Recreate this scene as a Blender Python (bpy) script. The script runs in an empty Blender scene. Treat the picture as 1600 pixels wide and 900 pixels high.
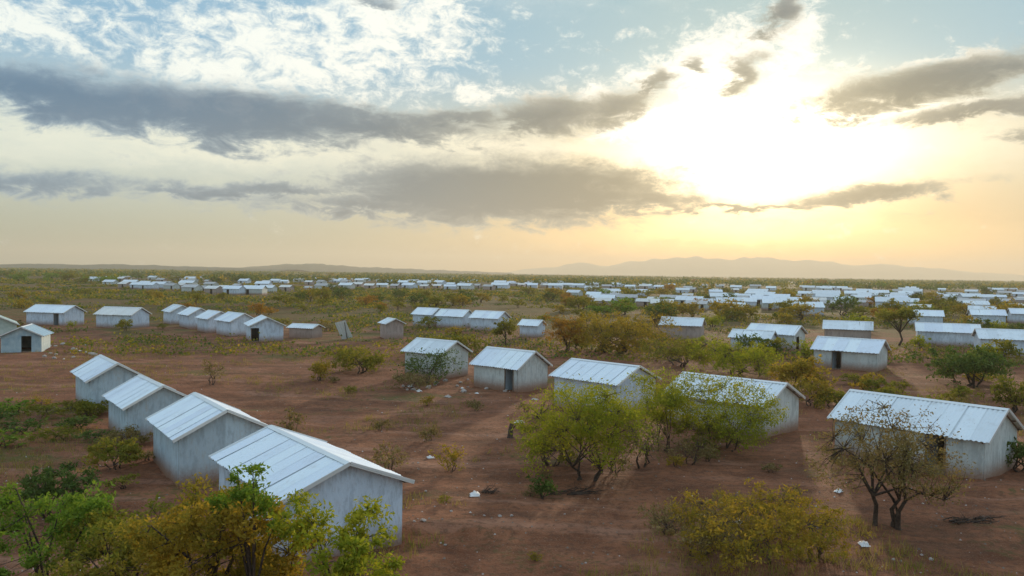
import bpy, math, random
import numpy as np
from mathutils import Matrix, Vector
R = math.radians
rng = np.random.default_rng(7)
random.seed(7)
S = bpy.context.scene
COL = S.collection

# ------------------------------------------------------------------ camera
FPX, CAMH = 1232.0, 9.3                      # focal length in pixels of a 1600 px wide frame, height of the eye
ROLL = math.atan(22 / 1600)
PITCH = math.atan(24 * math.cos(ROLL) / FPX)
FWD = np.array([0, math.cos(PITCH), -math.sin(PITCH)])
UP0 = np.array([0, math.sin(PITCH), math.cos(PITCH)])
RT0 = np.array([1.0, 0, 0])
RT = RT0 * math.cos(ROLL) + UP0 * math.sin(ROLL)
UP = UP0 * math.cos(ROLL) - RT0 * math.sin(ROLL)
cd = bpy.data.cameras.new('camera'); cam = bpy.data.objects.new('camera', cd); COL.objects.link(cam)
M = Matrix(((RT[0], UP[0], -FWD[0], 0), (RT[1], UP[1], -FWD[1], 0), (RT[2], UP[2], -FWD[2], CAMH), (0, 0, 0, 1)))
cam.matrix_world = M
cd.sensor_width = 36; cd.lens = 36 * FPX / 1600; cd.clip_start = 0.5; cd.clip_end = 60000
S.camera = cam

def ray(px, py):
    d = FWD + RT * (px - 800) / FPX - UP * (py - 450) / FPX
    return d
def at_ground(px, py, z=0.0):
    d = ray(px, py); t = (z - CAMH) / d[2]
    return d[0] * t, d[1] * t
def at_depth(px, py, D):
    d = ray(px, py); t = D / d[1]
    return d[0] * t, D, CAMH + d[2] * t
def azel(px, py):
    d = ray(px, py); d = d / np.linalg.norm(d)
    return math.degrees(math.atan2(d[0], d[1])), math.degrees(math.asin(d[2]))

# ------------------------------------------------------------------ render / exposure
S.view_settings.view_transform = 'Standard'; S.view_settings.look = 'None'
S.view_settings.gamma = 1; S.view_settings.exposure = 0.42; S.view_settings.use_curve_mapping = False
S.cycles.max_bounces = 6; S.cycles.diffuse_bounces = 3; S.cycles.glossy_bounces = 2
S.cycles.transmission_bounces = 3; S.cycles.volume_bounces = 0; S.cycles.transparent_max_bounces = 6
S.cycles.volume_step_rate = 5; S.cycles.sample_clamp_indirect = 6

# ------------------------------------------------------------------ world
SUN_AZ, SUN_EL = azel(1195, 236)
HAZE_DENSITY = 0.00019
world = bpy.data.worlds.new('World'); S.world = world; world.use_nodes = True
WN = world.node_tree; WN.nodes.clear()

class X:
    """A socket with operators that add math nodes."""
    def __init__(s, nt, sock): s.nt, s.k = nt, sock
    def _m(s, op, *a, clamp=False):
        n = s.nt.nodes.new('ShaderNodeMath'); n.operation = op; n.use_clamp = clamp
        for i, v in enumerate((s,) + a):
            if isinstance(v, X): s.nt.links.new(v.k, n.inputs[i])
            else: n.inputs[i].default_value = v
        return X(s.nt, n.outputs[0])
    def __add__(s, o): return s._m('ADD', o)
    def __sub__(s, o): return s._m('SUBTRACT', o)
    def __mul__(s, o): return s._m('MULTIPLY', o)
    def __truediv__(s, o): return s._m('DIVIDE', o)
    def maxi(s, o): return s._m('MAXIMUM', o)
    def mini(s, o): return s._m('MINIMUM', o)
    def inv(s): return s._m('MULTIPLY_ADD', -1.0, 1.0)
    def ss(s, a, b):
        n = s.nt.nodes.new('ShaderNodeMapRange'); n.interpolation_type = 'SMOOTHSTEP'; n.clamp = True
        s.nt.links.new(s.k, n.inputs['Value']); n.inputs['From Min'].default_value = a; n.inputs['From Max'].default_value = b
        return X(s.nt, n.outputs['Result'])
def _in(nt, sock, v):
    if isinstance(v, X): nt.links.new(v.k, sock)
    elif isinstance(v, (tuple, list)): sock.default_value = tuple(v) + ((1,) if len(v) == 3 and len(sock.default_value) == 4 else ())
    else: sock.default_value = v
def mixc(nt, f, a, b, mode='MIX'):
    n = nt.nodes.new('ShaderNodeMix'); n.data_type = 'RGBA'; n.blend_type = mode
    if mode in ('ADD', 'MIX', 'MULTIPLY'): n.clamp_result = False
    _in(nt, n.inputs[0], f); _in(nt, n.inputs[6], a); _in(nt, n.inputs[7], b)
    return X(nt, n.outputs[2])
def vmath(nt, op, a, b=None):
    n = nt.nodes.new('ShaderNodeVectorMath'); n.operation = op
    for i, v in enumerate((a, b)):
        if v is None: continue
        if isinstance(v, X): nt.links.new(v.k, n.inputs[i])
        else: n.inputs[i].default_value = v
    return X(nt, n.outputs['Value' if op in ('DOT_PRODUCT', 'LENGTH') else 'Vector'])
def noise(nt, vec, scale, detail=4, rough=0.55, dist=0.0, color=False):
    n = nt.nodes.new('ShaderNodeTexNoise'); n.inputs['Scale'].default_value = scale
    n.inputs['Detail'].default_value = detail; n.inputs['Roughness'].default_value = rough
    n.inputs['Distortion'].default_value = dist
    if vec is not None: nt.links.new(vec.k, n.inputs['Vector'])
    return X(nt, n.outputs['Color' if color else 'Fac'])
def combine(nt, x, y, z):
    n = nt.nodes.new('ShaderNodeCombineXYZ')
    for i, v in enumerate((x, y, z)): _in(nt, n.inputs[i], v)
    return X(nt, n.outputs[0])

def build_world():
    nt = WN
    tc = nt.nodes.new('ShaderNodeTexCoord'); d = X(nt, tc.outputs['Generated'])
    sp = nt.nodes.new('ShaderNodeSeparateXYZ'); nt.links.new(d.k, sp.inputs[0])
    x, y, z = (X(nt, o) for o in sp.outputs)
    az = x._m('ARCTAN2', y) * 57.2958
    el = z._m('ARCSINE') * 57.2958
    sky = nt.nodes.new('ShaderNodeTexSky'); sky.sky_type = 'NISHITA'; sky.sun_disc = False
    sky.sun_elevation = R(SUN_EL); sky.sun_rotation = R(SUN_AZ); sky.dust_density = 2.0; sky.altitude = 500
    # angular distance to the sun, stretched sideways by the veil of thin cloud it shines through
    da = (az - SUN_AZ); de = (el - SUN_EL)
    q = (da * (1 / 1.75)) * (da * (1 / 1.75)) + de * de * 1.5
    th = q._m('POWER', 0.5)
    glow = (q * (-1 / 19.0))._m('EXPONENT') + (th * (-1 / 6.5))._m('EXPONENT') * 0.07
    near = (q * (-1 / 330.0))._m('EXPONENT')                       # 0..1: how warm the light is
    wide = (da * da * (-1 / 480.0))._m('EXPONENT')
    # clear air: cream at the horizon, gold under the sun, blue overhead
    hor = mixc(nt, wide, (0.27, 0.31, 0.235), (0.46, 0.18, 0.0))
    mid = mixc(nt, wide, (0.48, 0.56, 0.53), (0.46, 0.34, 0.14))
    top = mixc(nt, wide, (0.20, 0.38, 0.53), (0.21, 0.37, 0.42))
    zen = mixc(nt, 0.0, (0.40, 0.62, 0.92), (0, 0, 0))  # unseen zenith, brightened to light the ground and roofs
    c = mixc(nt, el.ss(0.3, 8.5), hor, mid)
    c = mixc(nt, el.ss(8, 15), c, top)
    c = mixc(nt, el.ss(22, 60), c, zen)
    nz = mixc(nt, 1.0, X(nt, sky.outputs[0]), (0.085, 0.085, 0.085), 'MULTIPLY')
    c = mixc(nt, 0.1, c, nz)
    # warped cloud coordinates
    v = vmath(nt, 'MULTIPLY', d, (1.0, 1.0, 2.6))
    big = noise(nt, v, 5.0, 6, 0.62)
    fine = noise(nt, v, 19.0, 6, 0.68, 0.6)
    puff = noise(nt, vmath(nt, 'MULTIPLY', d, (1.0, 1.0, 1.7)), 30.0, 6, 0.72, 0.35)
    w1 = noise(nt, v, 9.0, 5, 0.6)
    e2 = el + (fine - 0.5) * 2.6 + (w1 - 0.5) * 2.2
    a2 = az + (w1 - 0.5) * 7.0 + (fine - 0.5) * 3.0
    p = combine(nt, a2, e2, 0.0)
    def blobs(lst):
        s = None
        for (cx, cy, rx, ry, k, tilt) in lst:
            a0, b0 = azel(cx, cy)
            ax = rx / 1232 * 57.3 * 0.97; bx = ry / 1232 * 57.3
            o = vmath(nt, 'SUBTRACT', p, (a0, b0, 0))
            if tilt:                                             # ellipse leaning up to the right
                n = nt.nodes.new('ShaderNodeVectorRotate'); n.rotation_type = 'Z_AXIS'; nt.links.new(o.k, n.inputs['Vector'])
                n.inputs['Angle'].default_value = -R(tilt); o = X(nt, n.outputs[0])
            o = vmath(nt, 'MULTIPLY', o, (1 / ax, 1 / bx, 0))
            g = (vmath(nt, 'DOT_PRODUCT', o, o) * -1.0)._m('EXPONENT') * k
            s = g if s is None else s.maxi(g)
        return s
    # bright white puffs and veils
    white = blobs([(60, 25, 120, 55, .95, 0), (420, 90, 300, 90, .85, 0), (600, 30, 160, 60, 1.0, 0), (380, 130, 360, 40, .7, 0),
                   (1130, 90, 110, 60, 1.0, 30), (1250, 50, 70, 60, 1.0, 50), (1060, 110, 70, 30, .9, 0), (960, 150, 130, 40, .8, 20), (1000, 190, 90, 30, 1.0, 0),
                   (1500, 90, 130, 14, .8, 5), (1480, 175, 160, 18, .9, 0), (850, 165, 60, 25, .7, 0), (760, 150, 90, 22, .7, 0)])
    wd = (white * 1.0 + (puff - 0.5) * 2.6 + (big - 0.5) * 0.7).ss(0.20, 0.95)
    generic = (big * 0.6 + puff * 0.5).ss(0.48, 0.66) * el.ss(17, 24) * 0.8  # clouds above the view, cover raised to brighten the roofs
    wd = wd.maxi(generic)
    wcol = mixc(nt, near, (0.80, 0.83, 0.76), (1.0, 0.92, 0.78))
    c = mixc(nt, wd * 0.85, c, wcol)
    # cream band between the two grey decks
    cream = blobs([(330, 235, 420, 26, 1.0, 0), (760, 232, 300, 20, 1.0, 0), (60, 215, 120, 36, .9, 0), (1500, 225, 160, 34, .7, 0)])
    c = mixc(nt, cream * 0.85, c, mixc(nt, near, (0.68, 0.71, 0.60), (0.84, 0.74, 0.54)))
    # the sun's glow through the veil
    c = mixc(nt, 1.0, c, mixc(nt, glow, (0, 0, 0), (2.3, 1.98, 1.45)), 'ADD')
    low = blobs([(1150, 362, 200, 26, 1.0, 0), (1150, 375, 360, 30, .5, 0)])
    c = mixc(nt, 1.0, c, mixc(nt, low, (0, 0, 0), (.66, .50, .24)), 'ADD')
    # grey decks
    dk = blobs([(130, 158, 220, 44, 1.1, -4), (330, 178, 280, 42, 1.15, -2), (560, 190, 240, 26, .95, -4), (700, 190, 130, 20, .8, 0),
                (860, 180, 130, 32, .95, 5), (960, 168, 90, 30, .85, 18), (1030, 128, 34, 24, .75, 30),
                (760, 300, 260, 50, 1.25, 0), (880, 310, 170, 26, 1.1, 0), (900, 285, 200, 34, 1.0, 0), (600, 325, 250, 20, .9, 0), (400, 298, 260, 15, .8, 0), (60, 283, 190, 24, .75, -2),
                (1010, 312, 120, 22, .85, 0), (1170, 322, 190, 9, .75, 0), (1370, 303, 130, 17, .9, 7),
                (1450, 130, 190, 30, 1.0, 9), (1560, 105, 90, 22, .9, 6), (1540, 172, 150, 15, .95, 3), (1640, 210, 90, 12, .7, 0),
                (1172, 112, 34, 34, .72, 40), (1100, 100, 20, 20, .65, 0), (1222, 22, 44, 30, .85, 45), (590, 6, 60, 16, .7, 0)])
    gdk = (big - 0.5) * 2.0 + (w1 - 0.5)
    back = gdk.ss(0.02, 0.5) * el.ss(17, 24) * 0.7
    dd = (dk + (fine - 0.5) * 1.0 + (puff - 0.5) * 0.9 + (big - 0.5) * 0.35).ss(0.18, 0.68)
    dd = dd.maxi(back)
    thick = (dk + (fine - 0.5) * 0.7 + (puff - 0.5) * 0.5).ss(0.25, 1.0)
    g2 = (th * (-1 / 7.0))._m('EXPONENT')
    dark_c = mixc(nt, near, (0.02, 0.115, 0.235), (0.125, 0.12, 0.085))
    edge_c = mixc(nt, near, (0.24, 0.36, 0.46), (0.42, 0.37, 0.25))
    dcol = mixc(nt, thick, edge_c, dark_c)
    dcol = mixc(nt, 1.0, dcol, mixc(nt, g2, (0, 0, 0), (.22, .17, .09)), 'ADD')
    c = mixc(nt, dd * 0.90, c, dcol)
    # below the horizon: dry earth
    c = mixc(nt, el.ss(-0.6, -0.1), (0.12, 0.09, 0.06), c)
    STR = 0.1
    c = mixc(nt, 1.0, c, (1 / STR, 1 / STR, 1 / STR), 'MULTIPLY')
    bg = nt.nodes.new('ShaderNodeBackground'); nt.links.new(c.k, bg.inputs[0]); bg.inputs[1].default_value = STR
    out = nt.nodes.new('ShaderNodeOutputWorld'); nt.links.new(bg.outputs[0], out.inputs[0])
build_world()
world.cycles.sampling_method = 'MANUAL'; world.cycles.sample_map_resolution = 1024

sl = bpy.data.lights.new('sun', 'SUN'); sl.energy = 2.6; sl.angle = R(2.0); sl.color = (1.0, 0.80, 0.55)
sun = bpy.data.objects.new('sun', sl); COL.objects.link(sun)
sd = Vector((math.sin(R(SUN_AZ)) * math.cos(R(SUN_EL)), math.cos(R(SUN_AZ)) * math.cos(R(SUN_EL)), math.sin(R(SUN_EL))))
sun.rotation_euler = sd.to_track_quat('Z', 'Y').to_euler(); sun.location = (0, 0, 80)

# ------------------------------------------------------------------ materials
def newmat(name):
    m = bpy.data.materials.new(name); m.use_nodes = True; nt = m.node_tree; nt.nodes.clear()
    out = nt.nodes.new('ShaderNodeOutputMaterial'); b = nt.nodes.new('ShaderNodeBsdfPrincipled')
    nt.links.new(b.outputs[0], out.inputs[0])
    return m, nt, b, out
def geo_pos(nt):
    g = nt.nodes.new('ShaderNodeNewGeometry'); return X(nt, g.outputs['Position'])
def obj_pos(nt):
    g = nt.nodes.new('ShaderNodeTexCoord'); return X(nt, g.outputs['Object'])
def obj_rand(nt):
    g = nt.nodes.new('ShaderNodeObjectInfo'); return X(nt, g.outputs['Random'])
def bump(nt, b, h, strength, dist):
    n = nt.nodes.new('ShaderNodeBump'); n.inputs['Strength'].default_value = strength; n.inputs['Distance'].default_value = dist
    nt.links.new(h.k, n.inputs['Height']); nt.links.new(n.outputs[0], b.inputs['Normal'])

def mat_ground():
    m, nt, b, _ = newmat('red_earth')
    P = geo_pos(nt); sp = nt.nodes.new('ShaderNodeSeparateXYZ'); nt.links.new(P.k, sp.inputs[0])
    yy = X(nt, sp.outputs[1]); xx = X(nt, sp.outputs[0])
    n1 = noise(nt, P, 0.06, 5, 0.6, 0.4); n2 = noise(nt, P, 0.45, 6, 0.65); n3 = noise(nt, P, 3.5, 5, 0.65); n4 = noise(nt, P, 18, 3, 0.6)
    streak = noise(nt, vmath(nt, 'MULTIPLY', P, (0.10, 0.55, 1)), 1.0, 5, 0.62, 0.3)
    c = mixc(nt, n2.ss(0.3, 0.7), (0.150, 0.050, 0.021), (0.330, 0.128, 0.060))
    c = mixc(nt, streak.ss(0.50, 0.68) * 0.7, c, (0.40, 0.195, 0.12))
    c = mixc(nt, streak.ss(0.50, 0.32) * 0.6, c, (0.120, 0.054, 0.030))
    c = mixc(nt, n1.ss(0.5, 0.62) * 0.55, c, (0.26, 0.090, 0.042))
    c = mixc(nt, (n3.ss(0.46, 0.62)) * 0.5, c, (0.085, 0.040, 0.024))
    c = mixc(nt, n4.ss(0.52, 0.68) * 0.5, c, (0.36, 0.20, 0.12))
    # dry grass and low green cover, thicker away from the shelters
    gm = noise(nt, vmath(nt, 'MULTIPLY', P, (0.7, 1.3, 1)), 0.09, 6, 0.68, 0.5)
    far = yy.ss(75, 170)
    left = (xx * -1.0 - yy * 0.30).ss(6, 13) * yy.ss(60, 40)
    cover = (gm + far * 0.22 + left * 0.16 + (n3 - 0.5) * 0.3).ss(0.56, 0.68)
    gc = mixc(nt, n2.ss(0.35, 0.65), (0.16, 0.115, 0.035), (0.09, 0.10, 0.022))
    gc = mixc(nt, n3.ss(0.5, 0.7) * 0.6, gc, (0.075, 0.08, 0.02))
    c = mixc(nt, cover * 0.85, c, gc)
    c = mixc(nt, far * 0.45, c, mixc(nt, streak.ss(.4, .6), (0.065, 0.055, 0.02), (0.17, 0.07, 0.03)))
    c = mixc(nt, yy.ss(400, 1100) * 0.75, c, (0.06, 0.065, 0.028))
    nt.links.new(c.k, b.inputs['Base Color']); b.inputs['Roughness'].default_value = 0.95
    b.inputs['Specular IOR Level'].default_value = 0.15
    bump(nt, b, n3 * 0.7 + n4 * 0.3 + n2 * 1.1 + streak * 1.2, 0.95, 0.24)
    return m
def mat_sheet(name, base, dirt, rough=0.42, metal=0.25, var=0.10, rust=0.25, ground_dirt=0.0):
    m, nt, b, _ = newmat(name)
    P = geo_pos(nt); r = obj_rand(nt)
    n1 = noise(nt, P, 1.3, 5, 0.65); n2 = noise(nt, P, 9, 5, 0.7)
    c = mixc(nt, r, tuple(v * (1 - var) for v in base), tuple(min(.9, v * (1 + var)) for v in base))
    c = mixc(nt, n1.ss(0.52, 0.75) * rust, c, dirt)
    c = mixc(nt, n2.ss(0.55, 0.75) * rust * 0.8, c, tuple(v * .8 for v in dirt))
    if ground_dirt:
        n5 = noise(nt, vmath(nt, 'MULTIPLY', P, (1, 1, 0.35)), 2.6, 6, 0.72)
        c = mixc(nt, n5.ss(0.46, 0.62) * 0.65, c, tuple(v * .62 for v in base)); c = mixc(nt, n5.ss(0.45, 0.33) * 0.35, c, (0.40, 0.34, 0.27))
        sp = nt.nodes.new('ShaderNodeSeparateXYZ'); nt.links.new(P.k, sp.inputs[0])
        c = mixc(nt, (X(nt, sp.outputs[2]) + (n2 - 0.5) * 0.7).ss(1.0, -0.05) * ground_dirt, c, (0.30, 0.16, 0.10))
    nt.links.new(c.k, b.inputs['Base Color']); b.inputs['Metallic'].default_value = metal
    q = n1.ss(0.3, 0.7) * 0.25 + rough
    nt.links.new(q.k, b.inputs['Roughness'])
    bump(nt, b, n1, 0.25, 0.04)
    return m
def mat_plain(name, c1, c2, scale=3.0, rough=0.85, bstr=0.3):
    m, nt, b, _ = newmat(name)
    P = obj_pos(nt); n1 = noise(nt, P, scale, 5, 0.65)
    c = mixc(nt, n1.ss(0.35, 0.65), c1, c2)
    nt.links.new(c.k, b.inputs['Base Color']); b.inputs['Roughness'].default_value = rough
    b.inputs['Specular IOR Level'].default_value = 0.25
    bump(nt, b, noise(nt, P, scale * 4, 4, 0.6), bstr, 0.05)
    return m
def mat_leaf(name, c1, c2, c3, scale=1.2, trans=0.35):
    m, nt, b, out = newmat(name)
    P = geo_pos(nt); n1 = noise(nt, P, scale, 3, 0.6)
    g = nt.nodes.new('ShaderNodeNewGeometry'); ri = X(nt, g.outputs['Random Per Island'])
    r = obj_rand(nt)
    c = mixc(nt, n1.ss(0.36, 0.62), c1, c2)
    c = mixc(nt, ri.ss(0.55, 1.0) * 0.7, c, c3)
    c = mixc(nt, (r - 0.5)._m('ABSOLUTE') * 0.5, c, tuple(v * 0.6 for v in c1))
    nt.nodes.remove(b)
    df = nt.nodes.new('ShaderNodeBsdfDiffuse'); tr = nt.nodes.new('ShaderNodeBsdfTranslucent'); mx = nt.nodes.new('ShaderNodeMixShader')
    nt.links.new(c.k, df.inputs[0]); c2_ = mixc(nt, 1.0, c, (1.25, 1.2, 0.7), 'MULTIPLY'); nt.links.new(c2_.k, tr.inputs[0])
    mx.inputs[0].default_value = trans
    nt.links.new(df.outputs[0], mx.inputs[1]); nt.links.new(tr.outputs[0], mx.inputs[2]); nt.links.new(mx.outputs[0], out.inputs[0])
    return m

MT = dict(
    ground=mat_ground(),
    roof=mat_sheet('white_roof_sheet', (0.80, 0.84, 0.90), (0.50, 0.44, 0.40), 0.35, 0.0, 0.07, 0.30),
    roof_cream=mat_sheet('cream_roof_sheet', (0.76, 0.72, 0.66), (0.44, 0.34, 0.26), 0.45, 0.0, 0.09, 0.4),
    roof_dull=mat_sheet('dusty_grey_roof_sheet', (0.50, 0.48, 0.46), (0.34, 0.26, 0.20), 0.55, 0.0, 0.12, 0.6),
    roof_old=mat_sheet('dusty_roof_sheet', (0.76, 0.79, 0.80), (0.44, 0.38, 0.31), 0.42, 0.0, 0.09, 0.4),
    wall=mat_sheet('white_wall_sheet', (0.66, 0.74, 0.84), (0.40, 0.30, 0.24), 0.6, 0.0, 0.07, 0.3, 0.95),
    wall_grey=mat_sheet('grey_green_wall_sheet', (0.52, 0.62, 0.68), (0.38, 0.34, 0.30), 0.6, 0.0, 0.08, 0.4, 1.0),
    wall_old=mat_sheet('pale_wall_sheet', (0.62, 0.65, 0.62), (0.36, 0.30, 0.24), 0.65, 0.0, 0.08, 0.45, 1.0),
    wall_mud=mat_sheet('mud_plaster', (0.46, 0.36, 0.32), (0.30, 0.22, 0.18), 0.8, 0.0, 0.08, 0.35, 0.6),
    trim=mat_sheet('pale_flashing', (0.78, 0.77, 0.74), (0.45, 0.38, 0.33), 0.35, 0.2, 0.04, 0.12),
    timber=mat_plain('grey_timber', (0.16, 0.11, 0.08), (0.26, 0.19, 0.14), 6),
    dark=mat_plain('dark_opening', (0.015, 0.014, 0.013), (0.03, 0.026, 0.024), 3),
    doorp=mat_sheet('door_sheet', (0.32, 0.38, 0.42), (0.2, 0.17, 0.15), 0.5, 0.1, 0.15, 0.3),
    bark=mat_plain('bark', (0.055, 0.035, 0.026), (0.11, 0.075, 0.055), 7, 0.95, 0.7),
    stone=mat_plain('pale_stone', (0.34, 0.27, 0.23), (0.52, 0.45, 0.40), 4, 0.9, 0.5),
    rock=mat_plain('grey_rock', (0.13, 0.11, 0.085), (0.24, 0.20, 0.16), 2.2, 0.95, 0.8),
    clod=mat_plain('earth_clod', (0.12, 0.05, 0.026), (0.26, 0.12, 0.07), 4, 0.95, 0.5),
    scrap=mat_plain('white_scrap', (0.62, 0.58, 0.54), (0.78, 0.74, 0.70), 4, 0.6, 0.3),
    tarp=mat_plain('blue_grey_tarpaulin', (0.32, 0.44, 0.50), (0.52, 0.62, 0.64), 0.9, 0.5, 0.3),
    tarp_green=mat_plain('pale_green_tarpaulin', (0.42, 0.50, 0.44), (0.60, 0.66, 0.60), 0.9, 0.5, 0.3),
    hill=mat_plain('wooded_hill', (0.045, 0.06, 0.04), (0.08, 0.09, 0.06), 0.006, 1.0, 0.0),
    mountain=mat_plain('dry_mountain', (0.42, 0.33, 0.20), (0.50, 0.40, 0.25), 0.002, 1.0, 0.0),  # paleness of the distant haze partly put into the base colour
    ochre=mat_leaf('ochre_leaf', (0.357, 0.240, 0.034), (0.248, 0.210, 0.034), (0.527, 0.330, 0.057), 1.0, 0.4),
    olive=mat_leaf('olive_leaf', (0.155, 0.165, 0.025), (0.264, 0.225, 0.040), (0.341, 0.285, 0.057), 0.7, 0.4),
    yellow=mat_leaf('yellow_green_leaf', (0.326, 0.315, 0.029), (0.217, 0.255, 0.025), (0.465, 0.420, 0.057), 0.9, 0.45),
    green=mat_leaf('fresh_green_leaf', (0.132, 0.210, 0.029), (0.202, 0.300, 0.040), (0.295, 0.360, 0.069), 1.2, 0.4),
    dkgreen=mat_leaf('dark_green_leaf', (0.070, 0.112, 0.025), (0.124, 0.165, 0.040), (0.202, 0.240, 0.081), 0.9, 0.3),
    dry=mat_leaf('dry_twig_leaf', (0.264, 0.180, 0.081), (0.186, 0.150, 0.052), (0.388, 0.300, 0.138), 1.5, 0.3),
    rust=mat_leaf('rust_leaf', (0.372, 0.173, 0.034), (0.295, 0.180, 0.034), (0.465, 0.240, 0.057), 0.8, 0.4),
    grass=mat_leaf('dry_grass', (0.341, 0.240, 0.069), (0.202, 0.195, 0.040), (0.496, 0.375, 0.127), 0.25, 0.35),
)

# ------------------------------------------------------------------ helpers
def mesh_np(name, v, f, mats, midx=None, smooth=False):
    v = np.asarray(v, np.float32); f = np.asarray(f, np.int32); k = f.shape[1]
    me = bpy.data.meshes.new(name)
    me.vertices.add(len(v)); me.vertices.foreach_set('co', v.ravel())
    me.loops.add(f.size); me.loops.foreach_set('vertex_index', f.ravel())
    me.polygons.add(len(f)); me.polygons.foreach_set('loop_start', np.arange(len(f), dtype=np.int32) * k)
    if smooth: me.polygons.foreach_set('use_smooth', np.ones(len(f), bool))
    me.update(calc_edges=True)
    for m in (mats if isinstance(mats, (list, tuple)) else [mats]): me.materials.append(m)
    if midx is not None: me.polygons.foreach_set('material_index', midx)
    return me
class MB:
    """Collects boxes, tubes and polygons for one mesh."""
    def __init__(s): s.v, s.f = [], []
    def add(s, vs, fs):
        n = len(s.v); s.v += [tuple(map(float, q)) for q in vs]; s.f += [tuple(i + n for i in q) for q in fs]; return s
    def box(s, x0, x1, y0, y1, z0, z1):
        return s.add([(x0, y0, z0), (x1, y0, z0), (x1, y1, z0), (x0, y1, z0), (x0, y0, z1), (x1, y0, z1), (x1, y1, z1), (x0, y1, z1)],
                     [(0, 3, 2, 1), (4, 5, 6, 7), (0, 1, 5, 4), (1, 2, 6, 5), (2, 3, 7, 6), (3, 0, 4, 7)])
    def beam(s, a, b, w, h):
        a, b = np.array(a, float), np.array(b, float); d = b - a; d /= np.linalg.norm(d)
        u = np.cross(d, (0, 0, 1.0)); u = u / (np.linalg.norm(u) or 1) if np.linalg.norm(u) > 1e-4 else np.array([1.0, 0, 0]); w_ = np.cross(u, d)
        c = [(-w / 2, -h / 2), (w / 2, -h / 2), (w / 2, h / 2), (-w / 2, h / 2)]
        vs = [a + u * p + w_ * q for p, q in c] + [b + u * p + w_ * q for p, q in c]
        return s.add(vs, [(3, 2, 1, 0), (4, 5, 6, 7), (0, 1, 5, 4), (1, 2, 6, 5), (2, 3, 7, 6), (3, 0, 4, 7)])
    def tube(s, pts, rad, n=6):
        pts = [np.array(p, float) for p in pts]; vs, fs = [], []
        for i, p in enumerate(pts):
            d = pts[min(i + 1, len(pts) - 1)] - pts[max(i - 1, 0)]; d /= (np.linalg.norm(d) or 1)
            ref = np.array([0, 0, 1.0]) if abs(d[2]) < .9 else np.array([1.0, 0, 0])
            u = np.cross(d, ref); u /= np.linalg.norm(u); w = np.cross(d, u)
            for k in range(n):
                t = 2 * math.pi * k / n; vs.append(p + (u * math.cos(t) + w * math.sin(t)) * rad[i])
        for i in range(len(pts) - 1):
            for k in range(n): fs.append((i * n + k, i * n + (k + 1) % n, (i + 1) * n + (k + 1) % n, (i + 1) * n + k))
        return s.add(vs, fs)
    def mesh(s, name, mat, smooth=False):
        me = bpy.data.meshes.new(name); me.from_pydata(s.v, [], s.f); me.materials.append(mat)
        if smooth: me.polygons.foreach_set('use_smooth', [True] * len(me.polygons))
        me.update(); return me
def link(name, me, parent=None, loc=(0, 0, 0), rot=(0, 0, 0), scale=None):
    o = bpy.data.objects.new(name, me); COL.objects.link(o); o.location = loc; o.rotation_euler = rot
    if scale: o.scale = scale
    if parent: o.parent = parent
    return o
def tag(o, label=None, cat=None, group=None, kind=None):
    for k, v in (('label', label), ('category', cat), ('group', group), ('kind', kind)):
        if v: o[k] = v
    return o
def copy_tree(o, parent=None):
    c = o.copy(); COL.objects.link(c)
    if parent: c.parent = parent; c.matrix_parent_inverse = o.matrix_parent_inverse
    for ch in o.children: copy_tree(ch, c)
    return c

# value noise for terrain
_g = np.random.default_rng(3).random((256, 256))
def vn(x, y):
    x = np.asarray(x, float); y = np.asarray(y, float); xi = np.floor(x).astype(int); yi = np.floor(y).astype(int)
    fx = x - xi; fy = y - yi; fx = fx * fx * (3 - 2 * fx); fy = fy * fy * (3 - 2 * fy)
    g = lambda a, b: _g[a % 256, b % 256]
    return (g(xi, yi) * (1 - fx) + g(xi + 1, yi) * fx) * (1 - fy) + (g(xi, yi + 1) * (1 - fx) + g(xi + 1, yi + 1) * fx) * fy
def height(x, y):
    x = np.asarray(x, float); y = np.asarray(y, float)
    r = np.hypot(x, y)
    h = (vn(x * .11, y * .11) - .5) * .22 + (vn(x * .45 + 9, y * .45) - .5) * .20 + (vn(x * 1.3, y * 1.3 + 5) - .5) * .08 + (vn(x * .6, y * 1.8 + 5) - .5) * .10
    h = h * np.clip(1 - r / 3000, 0, 1)
    # an eroded earth step beside the nearest shelter
    yc = 27.7 + 0.25 * np.sin(x * 1.7) + 0.02 * x
    m = np.exp(-((x + 2.0) / 2.4) ** 4)
    h = h + m * 0.30 * (1 / (1 + np.exp(-(y - yc) * 9))) * np.exp(-np.clip(y - yc, 0, 9) / 2.2)
    # low berm across the left middle distance
    m = np.exp(-((x + 62) / 26) ** 4)
    h = h + m * 1.1 * np.exp(-((y - 196 - 0.15 * x) / 6) ** 2) + m * .5 * np.exp(-((y - 150) / 5) ** 2)
    return h
def hz(x, y): return float(height(x, y))

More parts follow.
